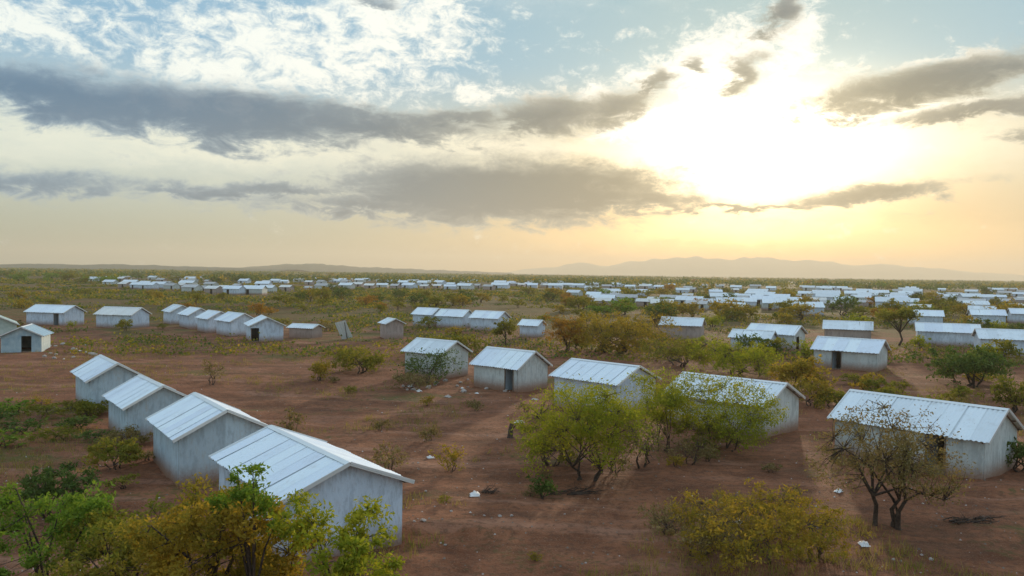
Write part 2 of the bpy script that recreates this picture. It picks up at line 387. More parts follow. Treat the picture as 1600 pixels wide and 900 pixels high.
# ------------------------------------------------------------------ ground and hills
def make_ground():
    a, N = 15.0, 470; ext = 9500.0; b = math.asinh(ext / a)
    u = np.linspace(-1, 1, N); s = a * np.sinh(b * u)
    X_, Y_ = np.meshgrid(s, s + 36.0); Z = height(X_, Y_)
    v = np.stack([X_.ravel(), Y_.ravel(), Z.ravel()], 1)
    i = np.arange(N - 1); I, J = np.meshgrid(i, i); k = (J * N + I).ravel()
    f = np.stack([k, k + 1, k + N + 1, k + N], 1)
    o = link('ground', mesh_np('ground', v, f, MT['ground'], smooth=True)); tag(o, 'reddish brown bare earth with patches of dry grass', kind='structure')
make_ground()
def ridge(name, prof, D, depth, mat, label, seed):
    """A range of hills: crest height above the plain given by (pixel x, pixel y) pairs, at distance D, with real depth."""
    pts = sorted(prof); xs, zs = [], []
    for px, py in pts:
        x, _, z = at_depth(px, py, D); xs.append(x); zs.append(max(z, -2) * (.82 if name == 'mountains' else 1))
    n, mrow = 260, 14
    X_ = np.linspace(xs[0], xs[-1], n); Zc = np.interp(X_, xs, zs)
    r = np.random.default_rng(seed); ph = r.random(6) * 9
    span = xs[-1] - xs[0]
    Zc = Zc * (1 + .05 * np.sin(X_ / span * 60 + ph[0]) + .03 * np.sin(X_ / span * 170 + ph[1]))
    V = []
    for j in range(mrow):
        t = j / (mrow - 1) * 2 - 1; prof_ = np.cos(t * math.pi / 2) ** 1.2
        jag = 1 + .18 * (vn(X_ / span * 40 + j * .9, X_ * 0 + j * .7 + seed) - .5) * (1 - abs(t))
        V.append(np.stack([X_, D + t * depth + 0 * X_, Zc * prof_ * jag - 1.0], 1))
    v = np.concatenate(V); i = np.arange(n - 1); j = np.arange(mrow - 1); I, J = np.meshgrid(i, j); k = (J * n + I).ravel()
    o = link(name, mesh_np(name, v, np.stack([k, k + 1, k + n + 1, k + n], 1), mat, smooth=True)); tag(o, label, kind='structure')
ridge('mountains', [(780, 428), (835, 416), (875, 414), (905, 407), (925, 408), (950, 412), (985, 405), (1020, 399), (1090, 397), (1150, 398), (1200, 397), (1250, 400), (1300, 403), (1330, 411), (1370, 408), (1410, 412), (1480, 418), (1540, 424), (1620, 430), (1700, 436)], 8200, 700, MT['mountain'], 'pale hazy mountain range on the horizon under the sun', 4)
ridge('hill', [(330, 420), (380, 418), (430, 414), (480, 412), (520, 414), (560, 417), (640, 420), (720, 423), (800, 426)], 3600, 350, MT['hill'], 'low bluish wooded hill on the horizon at left', 8)
ridge('wooded_rise', [(-200, 411), (0, 413), (60, 412), (120, 413), (200, 413), (260, 415), (330, 417), (380, 418), (460, 421)], 2600, 300, MT['hill'], 'long low dark wooded rise along the left horizon', 12)

# ------------------------------------------------------------------ shelters
def corr(width, nseg, waves, amp, z0, z1fn, horizontal=False):
    """A corrugated sheet: x across, z up (or down the slope), y is the depth of the corrugation."""
    vs, fs = [], []
    for i in range(nseg + 1):
        u = i / nseg * width; dy = amp * math.sin(i / nseg * waves * 2 * math.pi)
        vs += [(u, dy, z0), (u, dy, z1fn(u))]
    for i in range(nseg): a = 2 * i; fs.append((a, a + 2, a + 3, a + 1))
    return vs, fs
def make_shelter(x, y, az, L, hw, he, hr, label, group=None, roof='roof', wall='wall', detail=2, door=None, door_front=None, windows=(), sag=0.0, cat='shelter', z=None):
    """(x, y): foot of the near gable's middle; az: compass direction of the ridge going away; eave half width hw, eave and ridge heights."""
    a = R(az); d = np.array([math.sin(a), math.cos(a)]); c = np.array([x, y]) + d * L / 2
    root = bpy.data.objects.new('shelter', None); COL.objects.link(root)
    root.location = (c[0], c[1], hz(c[0], c[1]) - 0.03 if z is None else z); root.rotation_euler = (0, 0, math.atan2(-d[1], -d[0]))
    tag(root, label, cat, group)
    ov = 0.28; wx = L / 2 - ov; wy = hw - ov; pitch = math.atan2(hr - he, hw); slope = math.hypot(hr - he, hw)
    rise = (hr - he) / hw; wt = he + rise * ov - 0.06; apex = hr - 0.06
    RM, WM = MT[roof], MT[wall]
    # frame: plates, ridge pole, rafters
    rf = MB()
    for s in (-1, 1):
        rf.beam((-L / 2 + .05, s * wy, wt - .03), (L / 2 - .05, s * wy, wt - .03), .07, .07)
        rf.beam((-L / 2 + .05, s * hw * .5, he + (hr - he) * .5 - .07), (L / 2 - .05, s * hw * .5, he + (hr - he) * .5 - .07), .06, .06)
        for k in range(5):
            xx = -wx + 2 * wx * k / 4
            rf.beam((xx, s * (hw - .04), he - .06), (xx, 0, hr - .06), .06, .07)
    rf.beam((-L / 2 + .03, 0, hr - .09), (L / 2 - .03, 0, hr - .09), .07, .08)
    ro = link('roof', rf.mesh('roof_frame', MT['timber']), root)
    ns = max(3, round(L / (0.82 if detail >= 2 else 1.2)))
    w = L / ns
    nseg = 20 if detail >= 2 else 8
    vs, fs = corr(w + .05, nseg, 4.0 if detail >= 2 else 3, .026 if detail >= 2 else .035, 0, lambda u: -slope)
    sm = bpy.data.meshes.new('roof_sheet')
    sm.from_pydata([(p[0], -p[2] * math.cos(pitch), p[2] * math.sin(pitch) + p[1]) for p in vs], [], fs); sm.materials.append(RM)
    sm.polygons.foreach_set('use_smooth', [True] * len(fs)); sm.update()
    for k in range(ns):
        for s in (-1, 1):
            jz = random.uniform(-.008, .014); jy = random.uniform(-.03, .03)
            if s == 1: link('roof_sheet', sm, ro, (-L / 2 + k * w, jy * .3, hr + jz), (random.uniform(-.007, .007), 0, random.uniform(-.006, .006)))
            else: link('roof_sheet', sm, ro, (-L / 2 + (k + 1) * w, jy * .3, hr + jz), (random.uniform(-.007, .007), 0, math.pi + random.uniform(-.006, .006)))
    cap = MB(); t = .15
    cap.add([(-L / 2 - .03, -t, hr - t * rise + .035), (-L / 2 - .03, 0, hr + .055), (-L / 2 - .03, t, hr - t * rise + .035), (L / 2 + .03, -t, hr - t * rise + .035), (L / 2 + .03, 0, hr + .055), (L / 2 + .03, t, hr - t * rise + .035)],
            [(0, 3, 4, 1), (1, 4, 5, 2)])
    link('ridge_cap', cap.mesh('ridge_cap', MT['trim']), root)
    for sx in (-1, 1):
        for s in (-1, 1):
            vb = MB(); vb.beam((sx * (L / 2 + .02), s * (hw + .02), he - .015), (sx * (L / 2 + .02), s * .012, hr - .003), .035, .13)
            link('verge_board', vb.mesh('verge_board', MT['trim'] if detail else RM), root)
    # walls: posts and a ground sill, with sheets nailed on
    wf = MB()
    for sx in (-1, 1):
        for s in (-1, 1): wf.box(sx * (wx - .07) - .045, sx * (wx - .07) + .045, s * (wy - .07) - .045, s * (wy - .07) + .045, -.25, wt - .05)
    for s in (-1, 1): wf.box(-wx + .03, wx - .03, s * (wy - .05) - .03, s * (wy - .05) + .03, -.2, .1)
    for sx in (-1, 1): wf.box(sx * (wx - .05) - .03, sx * (wx - .05) + .03, -wy + .09, wy - .09, -.2, .1)
    wo = link('wall', wf.mesh('wall_frame', MT['timber']), root)
    np_ = max(2, round(2 * wx / .9)); pw = 2 * wx / np_
    ps = 12 if detail >= 2 else 6
    openings = []                                             # on the long front side (local -Y): (x0, x1, z0, z1)
    if door is not None: openings.append((door, door + .9, -.1, 1.85 if wt > 1.95 else wt - .12, 'door'))
    for wx_ in windows: openings.append((wx_, wx_ + .6, 1.05, min(1.55, wt - .15), 'window'))
    cuts = sorted({-wx, wx} | {-wx + k * pw for k in range(1, np_)} | {o[0] for o in openings} | {o[1] for o in openings})
    def panel(vs, fs, name='wall_panel'):
        me = bpy.data.meshes.new(name); me.from_pydata(vs, [], fs); me.materials.append(WM); me.update()
        return me
    for k in range(np_):                                      # back side
        v_, f_ = corr(pw + .015, ps, 4, .010, -.25, lambda u: wt)
        if k == 0: bm_ = panel(v_, f_)
        link('wall_panel', bm_, wo, (-wx + k * pw, wy + random.uniform(0, .006), 0))
    front = [c_ for c_ in cuts]
    i = 0
    while i < len(front) - 1:
        a0, a1 = front[i], front[i + 1]
        if a1 - a0 < .03: i += 1; continue
        op = [o for o in openings if o[0] - 1e-3 <= a0 and a1 <= o[1] + 1e-3]
        segs = [(-.25, wt)] if not op else ([(-.25, op[0][2])] if op[0][2] > 0 else []) + [(op[0][3], wt)]
        for (z0, z1) in segs:
            if z1 - z0 < .04: continue
            v_, f_ = corr(a1 - a0 + .012, max(2, int(ps * (a1 - a0) / pw)), max(1, 4 * (a1 - a0) / pw), .010, z0, lambda u, z1=z1: z1)
            link('wall_panel', panel(v_, f_), wo, (a0, -wy - random.uniform(0, .006), 0))
        i += 1
    for sx in (-1, 1):                                        # gables
        ng = max(3, round(2 * wy / .9)); gw = 2 * wy / ng
        for k in range(ng):
            y0 = -wy + k * gw; y1 = y0 + gw
            if sx == 1 and door_front is not None and k == door_front: 
                fn0 = 1.75
            else: fn0 = -.25
            n = ps; vs, fs = [], []
            ys = sorted(set([y0 + (y1 - y0) * j / n for j in range(n + 1)] + ([0.0] if y0 < 0 < y1 else [])))
            for yy in ys:
                dx = .010 * math.sin((yy + wy) / gw * 4 * 2 * math.pi); zt = apex - abs(yy) * (apex - wt) / wy
                vs += [(sx * (wx + .02) + dx + random.uniform(0, .001), yy, fn0), (sx * (wx + .02) + dx, yy, zt)]
            for j in range(len(ys) - 1): q = 2 * j; fs.append((q, q + 2, q + 3, q + 1) if sx > 0 else (q + 1, q + 3, q + 2, q))
            link('wall_panel', panel(vs, fs), wo)
    def door_leaf(parent_loc, rz):
        dm = MB(); dm.box(0, .86, -.02, .02, .03, 1.8); dm.box(.04, .82, -.045, -.021, .25, .33); dm.box(.04, .82, -.045, -.021, 1.45, 1.53)
        do = link('door', dm.mesh('door', MT['doorp']), root, parent_loc, (0, 0, rz))
        hm = MB(); hm.box(.74, .78, -.08, -.046, .85, 1.0); link('handle', hm.mesh('door_handle', MT['dark']), do)
    for o in openings:
        fm = MB(); z0, z1 = o[2], o[3]
        for xx in (o[0] - .02, o[1] - .04): fm.box(xx, xx + .06, -wy - .05, -wy + .06, max(z0, -.05), z1)
        fm.box(o[0] + .04, o[1] - .04, -wy - .05, -wy + .06, z1 - .06, z1 - .001)
        if o[4] == 'window':
            fm.box(o[0] + .04, o[1] - .04, -wy - .05, -wy + .06, z0, z0 + .05)
            fo = link('window', fm.mesh('window_frame', MT['timber']), root)
            sh = MB(); sh.box(o[0] + .05, o[1] - .05, -.012, .012, -.40, 0); link('shutter', sh.mesh('shutter', MT['doorp']), fo, (0, -wy - .07, z1 - .03), (R(-35), 0, 0))
        else:
            link('door_frame', fm.mesh('door_frame', MT['timber']), root)
            if detail >= 2: door_leaf((o[0] + .03, -wy + .05, 0), R(78))     # the door stands open inwards
            else: door_leaf((o[0] + .03, -wy + .05, 0), R(80))
    # earth floor
    fl = MB(); fl.box(-wx + .05, wx - .05, -wy + .12, wy - .12, -.1, .04); link('floor', fl.mesh('shelter_floor', MT['rock']), root)
    return root

LG = 'white shelters stepping down the left row'
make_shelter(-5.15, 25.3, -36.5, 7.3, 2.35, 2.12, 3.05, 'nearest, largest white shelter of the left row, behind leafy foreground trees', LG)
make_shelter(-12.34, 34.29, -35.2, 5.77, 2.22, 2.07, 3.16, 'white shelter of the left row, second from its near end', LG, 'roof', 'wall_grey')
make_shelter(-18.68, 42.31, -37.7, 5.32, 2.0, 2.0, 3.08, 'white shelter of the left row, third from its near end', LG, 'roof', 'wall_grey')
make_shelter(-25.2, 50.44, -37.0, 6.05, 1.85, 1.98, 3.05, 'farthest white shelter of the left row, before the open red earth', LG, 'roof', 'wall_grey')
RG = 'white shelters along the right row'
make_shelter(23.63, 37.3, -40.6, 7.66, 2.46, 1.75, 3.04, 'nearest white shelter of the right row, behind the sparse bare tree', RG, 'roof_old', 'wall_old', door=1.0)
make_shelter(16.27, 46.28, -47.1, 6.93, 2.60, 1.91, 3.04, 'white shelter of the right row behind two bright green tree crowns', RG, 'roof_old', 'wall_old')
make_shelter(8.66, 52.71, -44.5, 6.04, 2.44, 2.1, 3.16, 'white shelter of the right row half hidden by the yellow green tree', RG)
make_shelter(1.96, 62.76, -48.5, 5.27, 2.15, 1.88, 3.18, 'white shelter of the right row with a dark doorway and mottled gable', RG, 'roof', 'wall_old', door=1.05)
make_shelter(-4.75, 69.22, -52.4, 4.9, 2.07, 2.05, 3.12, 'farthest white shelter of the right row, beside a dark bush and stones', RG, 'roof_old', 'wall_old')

def put(px, py, L, az, label, group=None, W=4.6, he=2.0, hr=3.1, **k):
    """Shelter whose middle foot shows at (px, py) in the photograph."""
    x, y = at_ground(px, py); a = R(az)
    return make_shelter(x - math.sin(a) * L / 2, y - math.cos(a) * L / 2 + .8, az, L, W / 2, he, hr, label, group, detail=k.pop('detail', 1), **k)
MG = 'shelters in the middle distance at left'
put(82, 508, 7.8, -74, 'long white shelter at far left with a dark open doorway', MG, door=1.8)
put(188, 512, 6.8, -76, 'white shelter with cream verges, alone between two groups at left', MG, roof='roof_cream')
CG = 'cluster of five white shelters at left'
put(275, 506, 5.2, -38, 'small pale shelter at the far end of the cluster of five', CG, W=4.0, roof='roof_old')
put(302, 512, 5.2, -40, 'white shelter second from the far end of the cluster of five', CG, W=4.0)
put(332, 518, 5.2, -40, 'white shelter in the middle of the cluster of five', CG, W=4.0)
put(366, 524, 5.6, -42, 'white shelter second from the near end of the cluster of five', CG, W=4.2)
put(410, 532, 5.8, -25, 'pale blue shelter at the near end of the cluster of five', CG, door_front=0, W=4.6)
NG = 'row of shelters in the centre middle distance'
put(668, 510, 4.4, -60, 'small white shelter at the left end of the centre row', NG, W=4)
put(710, 512, 5.6, -62, 'white shelter second in the centre row', NG, W=4)
put(765, 516, 5.6, -60, 'white shelter with grey gable, third in the centre row', NG, W=4.2)
put(832, 527, 3.4, -60, 'small white hut at the right end of the centre row by the flare tinted tree', NG, W=3, he=1.8, hr=2.6)
QG = 'shelters in the middle distance at right'
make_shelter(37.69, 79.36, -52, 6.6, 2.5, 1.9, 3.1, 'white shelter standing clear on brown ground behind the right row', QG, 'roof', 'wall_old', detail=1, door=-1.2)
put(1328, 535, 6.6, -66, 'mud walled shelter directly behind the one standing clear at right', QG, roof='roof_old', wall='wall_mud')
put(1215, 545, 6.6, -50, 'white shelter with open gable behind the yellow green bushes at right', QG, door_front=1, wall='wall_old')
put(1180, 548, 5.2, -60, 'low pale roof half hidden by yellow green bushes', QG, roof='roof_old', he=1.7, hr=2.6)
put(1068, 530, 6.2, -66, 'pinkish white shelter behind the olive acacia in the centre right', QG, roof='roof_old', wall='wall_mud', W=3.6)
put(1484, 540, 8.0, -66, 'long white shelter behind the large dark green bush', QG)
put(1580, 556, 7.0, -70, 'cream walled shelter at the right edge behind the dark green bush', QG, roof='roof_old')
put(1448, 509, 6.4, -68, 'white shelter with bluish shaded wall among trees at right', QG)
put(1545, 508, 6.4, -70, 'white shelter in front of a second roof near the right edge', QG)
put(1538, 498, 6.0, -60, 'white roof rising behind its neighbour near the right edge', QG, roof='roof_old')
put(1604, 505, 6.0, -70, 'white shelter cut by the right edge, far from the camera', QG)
# odd little structures on the left edge of the centre
def small_things():
    x, y = at_ground(498, 528)
    r = make_shelter(x, y, -70, 4.2, 1.5, 1.3, 1.8, 'low pale store hut beside the cluster of five', None, 'roof_old', 'wall_mud', 1, cat='hut')
    x, y = at_ground(624, 530)
    r = make_shelter(x - .5, y, -30, 3.0, 1.5, 2.0, 2.7, 'narrow weathered hut left of the centre row', None, 'roof_old', 'wall_mud', 1, cat='hut')
    # leaning sheet
    x, y = at_ground(543, 531); e = bpy.data.objects.new('leaning_screen', None); COL.objects.link(e); e.location = (x, y, 0); e.rotation_euler = (0, 0, R(-15))
    tag(e, 'pale sheet leaning on a pole left of the centre bushes', 'screen')
    v, f = corr(1.6, 14, 4, .03, 0, lambda u: 2.6)
    b = MB(); b.add(v, f); link('screen_sheet', b.mesh('screen_sheet', MT['roof_old']), e, (-.8, 0, 0), (R(24), R(-14), 0))
    b = MB(); b.tube([(0, -.1, 0), (.1, -1.1, 2.4)], [.05, .04]); link('pole', b.mesh('screen_pole', MT['bark']), e)
small_things()
x, y = at_ground(34, 550)
make_shelter(x - .3, y + .3, -20, 5.2, 2.2, 1.7, 2.75, 'blue grey shelter covered in tarpaulin at the left edge', 'tarpaulin covered shelters at the left edge', 'tarp', 'tarp', 1, door_front=2)
x, y = at_ground(-6, 530)
make_shelter(x, y, -35, 6.0, 2.5, 1.8, 3.0, 'pale greenish tarpaulin shelter cut by the left edge', 'tarpaulin covered shelters at the left edge', 'tarp_green', 'tarp_green', 1)

# far shelters: one mesh set shared by many
def far_proto(L, W, he, hr, roof, wall):
    root = bpy.data.objects.new('shelter', None); COL.objects.link(root)
    wx, wy = L / 2 - .25, W / 2 - .25; ris = (hr - he) / (W / 2); wt = he + ris * .25
    m = MB()
    m.add([(-wx, -wy, -.6), (wx, -wy, -.6), (wx, wy, -.6), (-wx, wy, -.6), (-wx, -wy, wt), (wx, -wy, wt), (wx, wy, wt), (-wx, wy, wt), (-wx, 0, hr - .04), (wx, 0, hr - .04)],
          [(0, 1, 5, 4), (2, 3, 7, 6), (1, 2, 6, 9, 5), (3, 0, 4, 8, 7)])
    link('wall', m.mesh('far_wall', MT[wall]), root)
    m = MB(); n = 10
    for s in (-1, 1):
        for k in range(n):
            x0 = -L / 2 + k * L / n; dz = .03 * (k % 2)
            a = [(x0, 0, hr + dz), (x0 + L / n, 0, hr + dz), (x0 + L / n, s * W / 2, he + dz), (x0, s * W / 2, he + dz)]
            m.add(a, [(0, 1, 2, 3) if s < 0 else (3, 2, 1, 0)])
    link('roof', m.mesh('far_roof', MT[roof]), root)
    m = MB(); dx = random.uniform(-.3, .3) * L; m.box(dx, dx + .9, -wy - .03, -wy + .02, 0, 1.8); link('door', m.mesh('far_door', MT['dark']), root)
    return root
protos = [far_proto(6.4, 4.4, 2.0, 3.1, 'roof', 'wall'), far_proto(7.4, 4.6, 2.0, 3.2, 'roof_old', 'wall_old'), far_proto(5.4, 4.2, 1.9, 2.9, 'roof_cream', 'wall_mud'), far_proto(8.6, 5, 2.2, 3.5, 'roof_old', 'wall'),
          far_proto(5.0, 3.6, 1.7, 2.6, 'roof_dull', 'wall_mud'), far_proto(6.8, 4.2, 1.9, 2.9, 'roof_dull', 'wall_old')]
used = [False] * 6
def far_house(x, y, az, label, group, k=None):
    k = random.randrange(6) if k is None else k
    r = protos[k] if not used[k] else copy_tree(protos[k]); used[k] = True
    a = R(az); r.location = (x, y, hz(x, y)); r.rotation_euler = (0, 0, math.atan2(-math.cos(a), -math.sin(a)))
    q_ = random.uniform(.82, 1.12); r.scale = (q_ * random.uniform(.9, 1.15), q_, q_); tag(r, label, 'shelter', group)
far_xy = []
FL = [(173, 446), (196, 450), (214, 451), (232, 452), (250, 451), (268, 453), (286, 452), (300, 457), (318, 455), (334, 459), (350, 456), (366, 460), (384, 457), (398, 460), (418, 457), (448, 455), (483, 454), (505, 453), (522, 456), (542, 452),
      (205, 446), (228, 447), (262, 447), (294, 448), (330, 449), (372, 451), (412, 450)]
for px, py in FL:
    x, y = at_ground(px, py); far_xy.append((x, y)); far_house(x, y, random.uniform(-85, -55), 'small white shelter in the long far row at left, a sliver of pale roof', 'far left row of white shelters')
FC = [(560, 450), (578, 452), (598, 450), (618, 452), (640, 452), (664, 452), (684, 451), (704, 453), (727, 453), (746, 451), (764, 453), (782, 452), (815, 449), (832, 451), (850, 449), (868, 452), (886, 450), (905, 451), (930, 449), (948, 452), (965, 449), (985, 452), (1003, 449), (1030, 453), (1050, 450), (1075, 454), (1098, 451), (1125, 450), (1150, 453), (1180, 452), (1205, 455)]
for px, py in FC:
    x, y = at_ground(px, py); far_xy.append((x, y)); far_house(x, y, random.uniform(-90, -55), 'tiny pale shelter in the thin far line along the centre of the plain', 'far centre line of pale shelters')
FR = [(950, 473), (978, 474), (1022, 476), (1045, 474), (1078, 479), (1104, 481), (1138, 482), (1160, 480), (1190, 478), (1210, 484), (1232, 480), (1290, 484), (1312, 482), (1352, 480), (1398, 478), (1415, 481), (1465, 471), (1488, 470), (1535, 472), (1560, 470), (1598, 474), (1240, 468), (1260, 465), (1140, 468), (1180, 466)]
for px, py in FR:
    x, y = at_ground(px, py); far_xy.append((x, y)); far_house(x, y, random.uniform(-85, -50), 'white shelter among scrub in the far right quarter of the camp', 'far right shelters among scrub')
for k in range(120):
    px = random.uniform(880, 1600); py = 449 + 24 * random.random() ** 1.3 + (px - 880) * .008
    if vn(px / 38, py / 5) < .38: continue
    x, y = at_ground(px, py)
    if min((x - a) ** 2 + (y - b) ** 2 for a, b in far_xy) < 80: continue
    far_xy.append((x, y)); far_house(x, y, random.uniform(-90, -50), 'tiny pale shelter scattered through the trees of the far right plain', 'scattered shelters on the far right plain')
for k in range(75):
    px = random.uniform(930, 1610); py = 456 + 34 * random.random() + (px - 930) * .010
    if vn(px / 70 + 4, py / 4) < .40: continue
    x, y = at_ground(px, py)
    if min((x - a) ** 2 + (y - b) ** 2 for a, b in far_xy + [(o.location.x, o.location.y) for o in S.objects if o.name.startswith('shelter')]) < 110: continue
    far_xy.append((x, y)); far_house(x, y, random.uniform(-85, -50), 'x', 'shelters across the right middle distance')
for k in range(95):
    px = random.uniform(150, 960); py = random.uniform(434, 441) + (px - 100) * .012
    x, y = at_ground(px, py)
    if min((x - a) ** 2 + (y - b) ** 2 for a, b in far_xy) < 130: continue
    far_xy.append((x, y)); far_house(x, y, random.uniform(-90, -50), 'faint speck of a pale shelter near the left horizon', 'faint shelters near the horizon')

# ------------------------------------------------------------------ vegetation
def leaf_quads(centers, n_each, spread, size, r, flat=1.0):
    """Small leaf faces scattered about each centre, thinning outwards."""
    n = len(centers) * n_each
    c = np.repeat(np.asarray(centers), n_each, 0)
    m_ = np.repeat(r.uniform(.45, 1.35, (len(centers), 1)), n_each, 0); keep = r.random(n) < np.repeat(r.uniform(.35, 1.0, len(centers)), n_each)
    d = r.normal(size=(n, 3)); d *= (m_ * spread * r.random((n, 1)) ** .6) / (np.linalg.norm(d, axis=1, keepdims=True)); d[:, 2] *= flat
    c = (c + d)[keep]; n = len(c)
    a = r.normal(size=(n, 3)); a /= np.linalg.norm(a, axis=1, keepdims=True)
    b = np.cross(a, r.normal(size=(n, 3))); b /= np.linalg.norm(b, axis=1, keepdims=True)
    s = size * (.45 + 1.5 * r.random((n, 1)) ** 1.6); a = a * s; b = b * s * .5
    v = np.stack([c - a, c - b * .9, c + a, c + b * .9], 1).reshape(-1, 3)
    return v, np.arange(n * 4).reshape(-1, 4)
def tree_mesh(seed, H, cr, cz0, cz1, tr, tips, leaves, lspread, lsize, leafmat, limbs=5, flat=.7, fork=.25, lean=0.0, umbrella=False, stems=1, n_t=6, name='tree', clumps=None):
    """Returns (trunk mesh, crown mesh): tapered trunk and limbs that end in leaf clumps spread through the crown."""
    r = np.random.default_rng(seed); T = []
    nl = clumps or limbs
    lobes = []
    for i in range(nl):
        a = 2 * math.pi * (i + r.uniform(-.3, .3)) / nl; q = cr * r.uniform(.35, .72)
        lobes.append(((q * math.cos(a), q * math.sin(a), cz0 + (cz1 - cz0) * (r.uniform(.55, .8) if umbrella else r.uniform(.3, .75))), cr * r.uniform(.30, .5)))
    lobes.append(((0, 0, cz0 + (cz1 - cz0) * .62), cr * .5))
    while len(T) < tips:
        (lc, lr) = lobes[r.integers(len(lobes))]
        p = r.normal(size=3); p /= np.linalg.norm(p); p *= r.random() ** .35
        hz_ = min((cz1 - cz0) * (.22 if umbrella else .38), lr * 1.2)
        t = np.array([lc[0] + p[0] * lr, lc[1] + p[1] * lr, lc[2] + p[2] * hz_])
        if cz0 - .1 < t[2] < cz1: T.append(t)
    T = np.array(T); T[:, 0] += lean * T[:, 2]
    b = MB(); bases = []
    for s in range(stems):
        a = r.uniform(0, 6.28); bx, by = ((0, 0) if stems == 1 else (.14 * cr * math.cos(a), .14 * cr * math.sin(a)))
        fz = H * fork * r.uniform(.85, 1.1); top = np.array([bx * 1.5 + r.uniform(-.1, .1) * cr * .5 + lean * fz, by * 1.5 + r.uniform(-.1, .1) * cr * .5, fz])
        mid = np.array([bx, by, 0]) * .5 + top * .5 + r.normal(size=3) * .03 * H
        b.tube([(bx, by, -.25), (bx, by, .08 * H * fork), mid, top], [tr * 1.5, tr * 1.1, tr * .92, tr * .8], n_t + 1); bases.append(top)
    idx = r.choice(len(T), min(limbs, len(T)), replace=False); ends = []
    for i in idx:
        e = T[i] * np.array([.8, .8, 1.0]); f = bases[r.integers(len(bases))]; m1 = f + (e - f) * .45 + np.array([0, 0, .06 * H]) + r.normal(size=3) * .05 * cr
        b.tube([f, m1, e], [tr * .62, tr * .4, tr * .16], n_t - 1); ends.append((f, m1, e))
    P = np.array([m for q in ends for m in (q[0] * .4 + q[1] * .6, q[1], q[1] * .5 + q[2] * .5, q[2])])
    for t in T:
        k = np.argmin(((P - t) ** 2).sum(1) + 0.15 * np.clip(P[:, 2] - t[2], 0, 9) ** 2)
        p = P[k]; mm = (p + t) / 2 + r.normal(size=3) * .04 * cr
        b.tube([p, mm, t], [tr * .2, tr * .13, tr * .05], 3)
    tm = b.mesh(name + '_trunk', MT['bark'], True)
    cm = None
    if leaves:
        v, f = leaf_quads(T, leaves, lspread, lsize, r, flat); cm = mesh_np(name + '_crown', v, f, MT[leafmat])
    return tm, cm
def place_plant(name, meshes, x, y, label, cat, group=None, scale=1.0, rz=None, z=None):
    e = bpy.data.objects.new(name, None); COL.objects.link(e)
    e.location = (x, y, hz(x, y) if z is None else z); e.rotation_euler = (0, 0, random.uniform(0, 6.28) if rz is None else rz)
    e.scale = (scale, scale, scale) if not isinstance(scale, tuple) else scale
    link('trunk' if cat != 'bush' else 'stem', meshes[0], e)
    if meshes[1]: link('crown', meshes[1], e)
    return tag(e, label, cat, group)
def one_tree(px, py, D, label, cat='tree', name=None, group=None, **k):
    """A plant of its own whose foot stands D metres ahead under pixel column px."""
    x, y, _ = at_depth(px, py, D)
    return place_plant(name or ('thorn_tree' if cat == 'tree' else 'bush'), tree_mesh(**k), x, y, label, cat, group, rz=k.get('seed', 0) * 1.3)

# foreground, lower left
one_tree(318, 800, 16.0, 'ochre and green tree low at left, bare branches crossing the nearest roof', seed=11, H=5.6, cr=1.75, cz0=2.6, cz1=5.15, tr=.085, tips=120, leaves=225, lspread=.34, lsize=.038, leafmat='ochre', limbs=9, fork=.36, clumps=7)
one_tree(395, 800, 15.6, 'slim light green sapling with dark bare limbs rising before the nearest roof', seed=12, H=6.0, cr=.85, cz0=3.6, cz1=5.75, tr=.05, tips=26, leaves=159, lspread=.22, lsize=.038, leafmat='green', limbs=7, fork=.5, clumps=4)
one_tree(532, 840, 15.5, 'yellow green tree in front of the near gable, at the bottom of the frame', seed=13, H=5.0, cr=1.2, cz0=2.3, cz1=4.95, tr=.06, tips=56, leaves=186, lspread=.3, lsize=.038, leafmat='yellow', limbs=8, fork=.4, clumps=6)
one_tree(72, 860, 18.5, 'fresh green tree at the bottom left corner', seed=14, H=4.4, cr=1.6, cz0=1.6, cz1=4.2, tr=.07, tips=90, leaves=212, lspread=.33, lsize=.038, leafmat='green', limbs=8, fork=.3, clumps=7)
one_tree(190, 870, 17.5, 'olive tree crown between the corner tree and the ochre one at the bottom', seed=15, H=4.3, cr=1.5, cz0=1.7, cz1=3.9, tr=.07, tips=90, leaves=225, lspread=.33, lsize=.038, leafmat='olive', limbs=8, fork=.3, clumps=7)
one_tree(430, 880, 17.0, 'low yellow tree at the bottom edge between the ochre tree and the gable', seed=16, H=3.9, cr=1.35, cz0=1.6, cz1=3.75, tr=.06, tips=80, leaves=212, lspread=.32, lsize=.038, leafmat='ochre', limbs=8, fork=.3, clumps=7)
one_tree(560, 900, 19.0, 'low yellow green bush at the bottom edge below the near gable', 'bush', seed=17, H=2.6, cr=1.3, cz0=.5, cz1=2.4, tr=.05, tips=70, leaves=142, lspread=.32, lsize=.038, leafmat='yellow', limbs=8, fork=.2, clumps=7, stems=3)
one_tree(180, 742, 36.0, 'rounded olive bush on the bare ground below the third shelter of the left row', 'bush', seed=51, H=1.5, cr=1.5, cz0=.1, cz1=1.4, tr=.04, tips=90, leaves=50, lspread=.3, lsize=.06, leafmat='olive', limbs=8, fork=.15, stems=4)
one_tree(250, 760, 24.0, 'olive bush left of the near shelter wall', 'bush', seed=18, H=2.2, cr=1.5, cz0=.3, cz1=2.0, tr=.05, tips=70, leaves=60, lspread=.36, lsize=.06, leafmat='olive', limbs=8, fork=.2, clumps=7, stems=3)
one_tree(80, 790, 29.0, 'dark green bush on the open ground at far left, before the corner tree', 'bush', seed=19, H=2.0, cr=1.6, cz0=.2, cz1=1.8, tr=.05, tips=80, leaves=60, lspread=.36, lsize=.065, leafmat='dkgreen', limbs=8, fork=.2, clumps=8, stems=3)
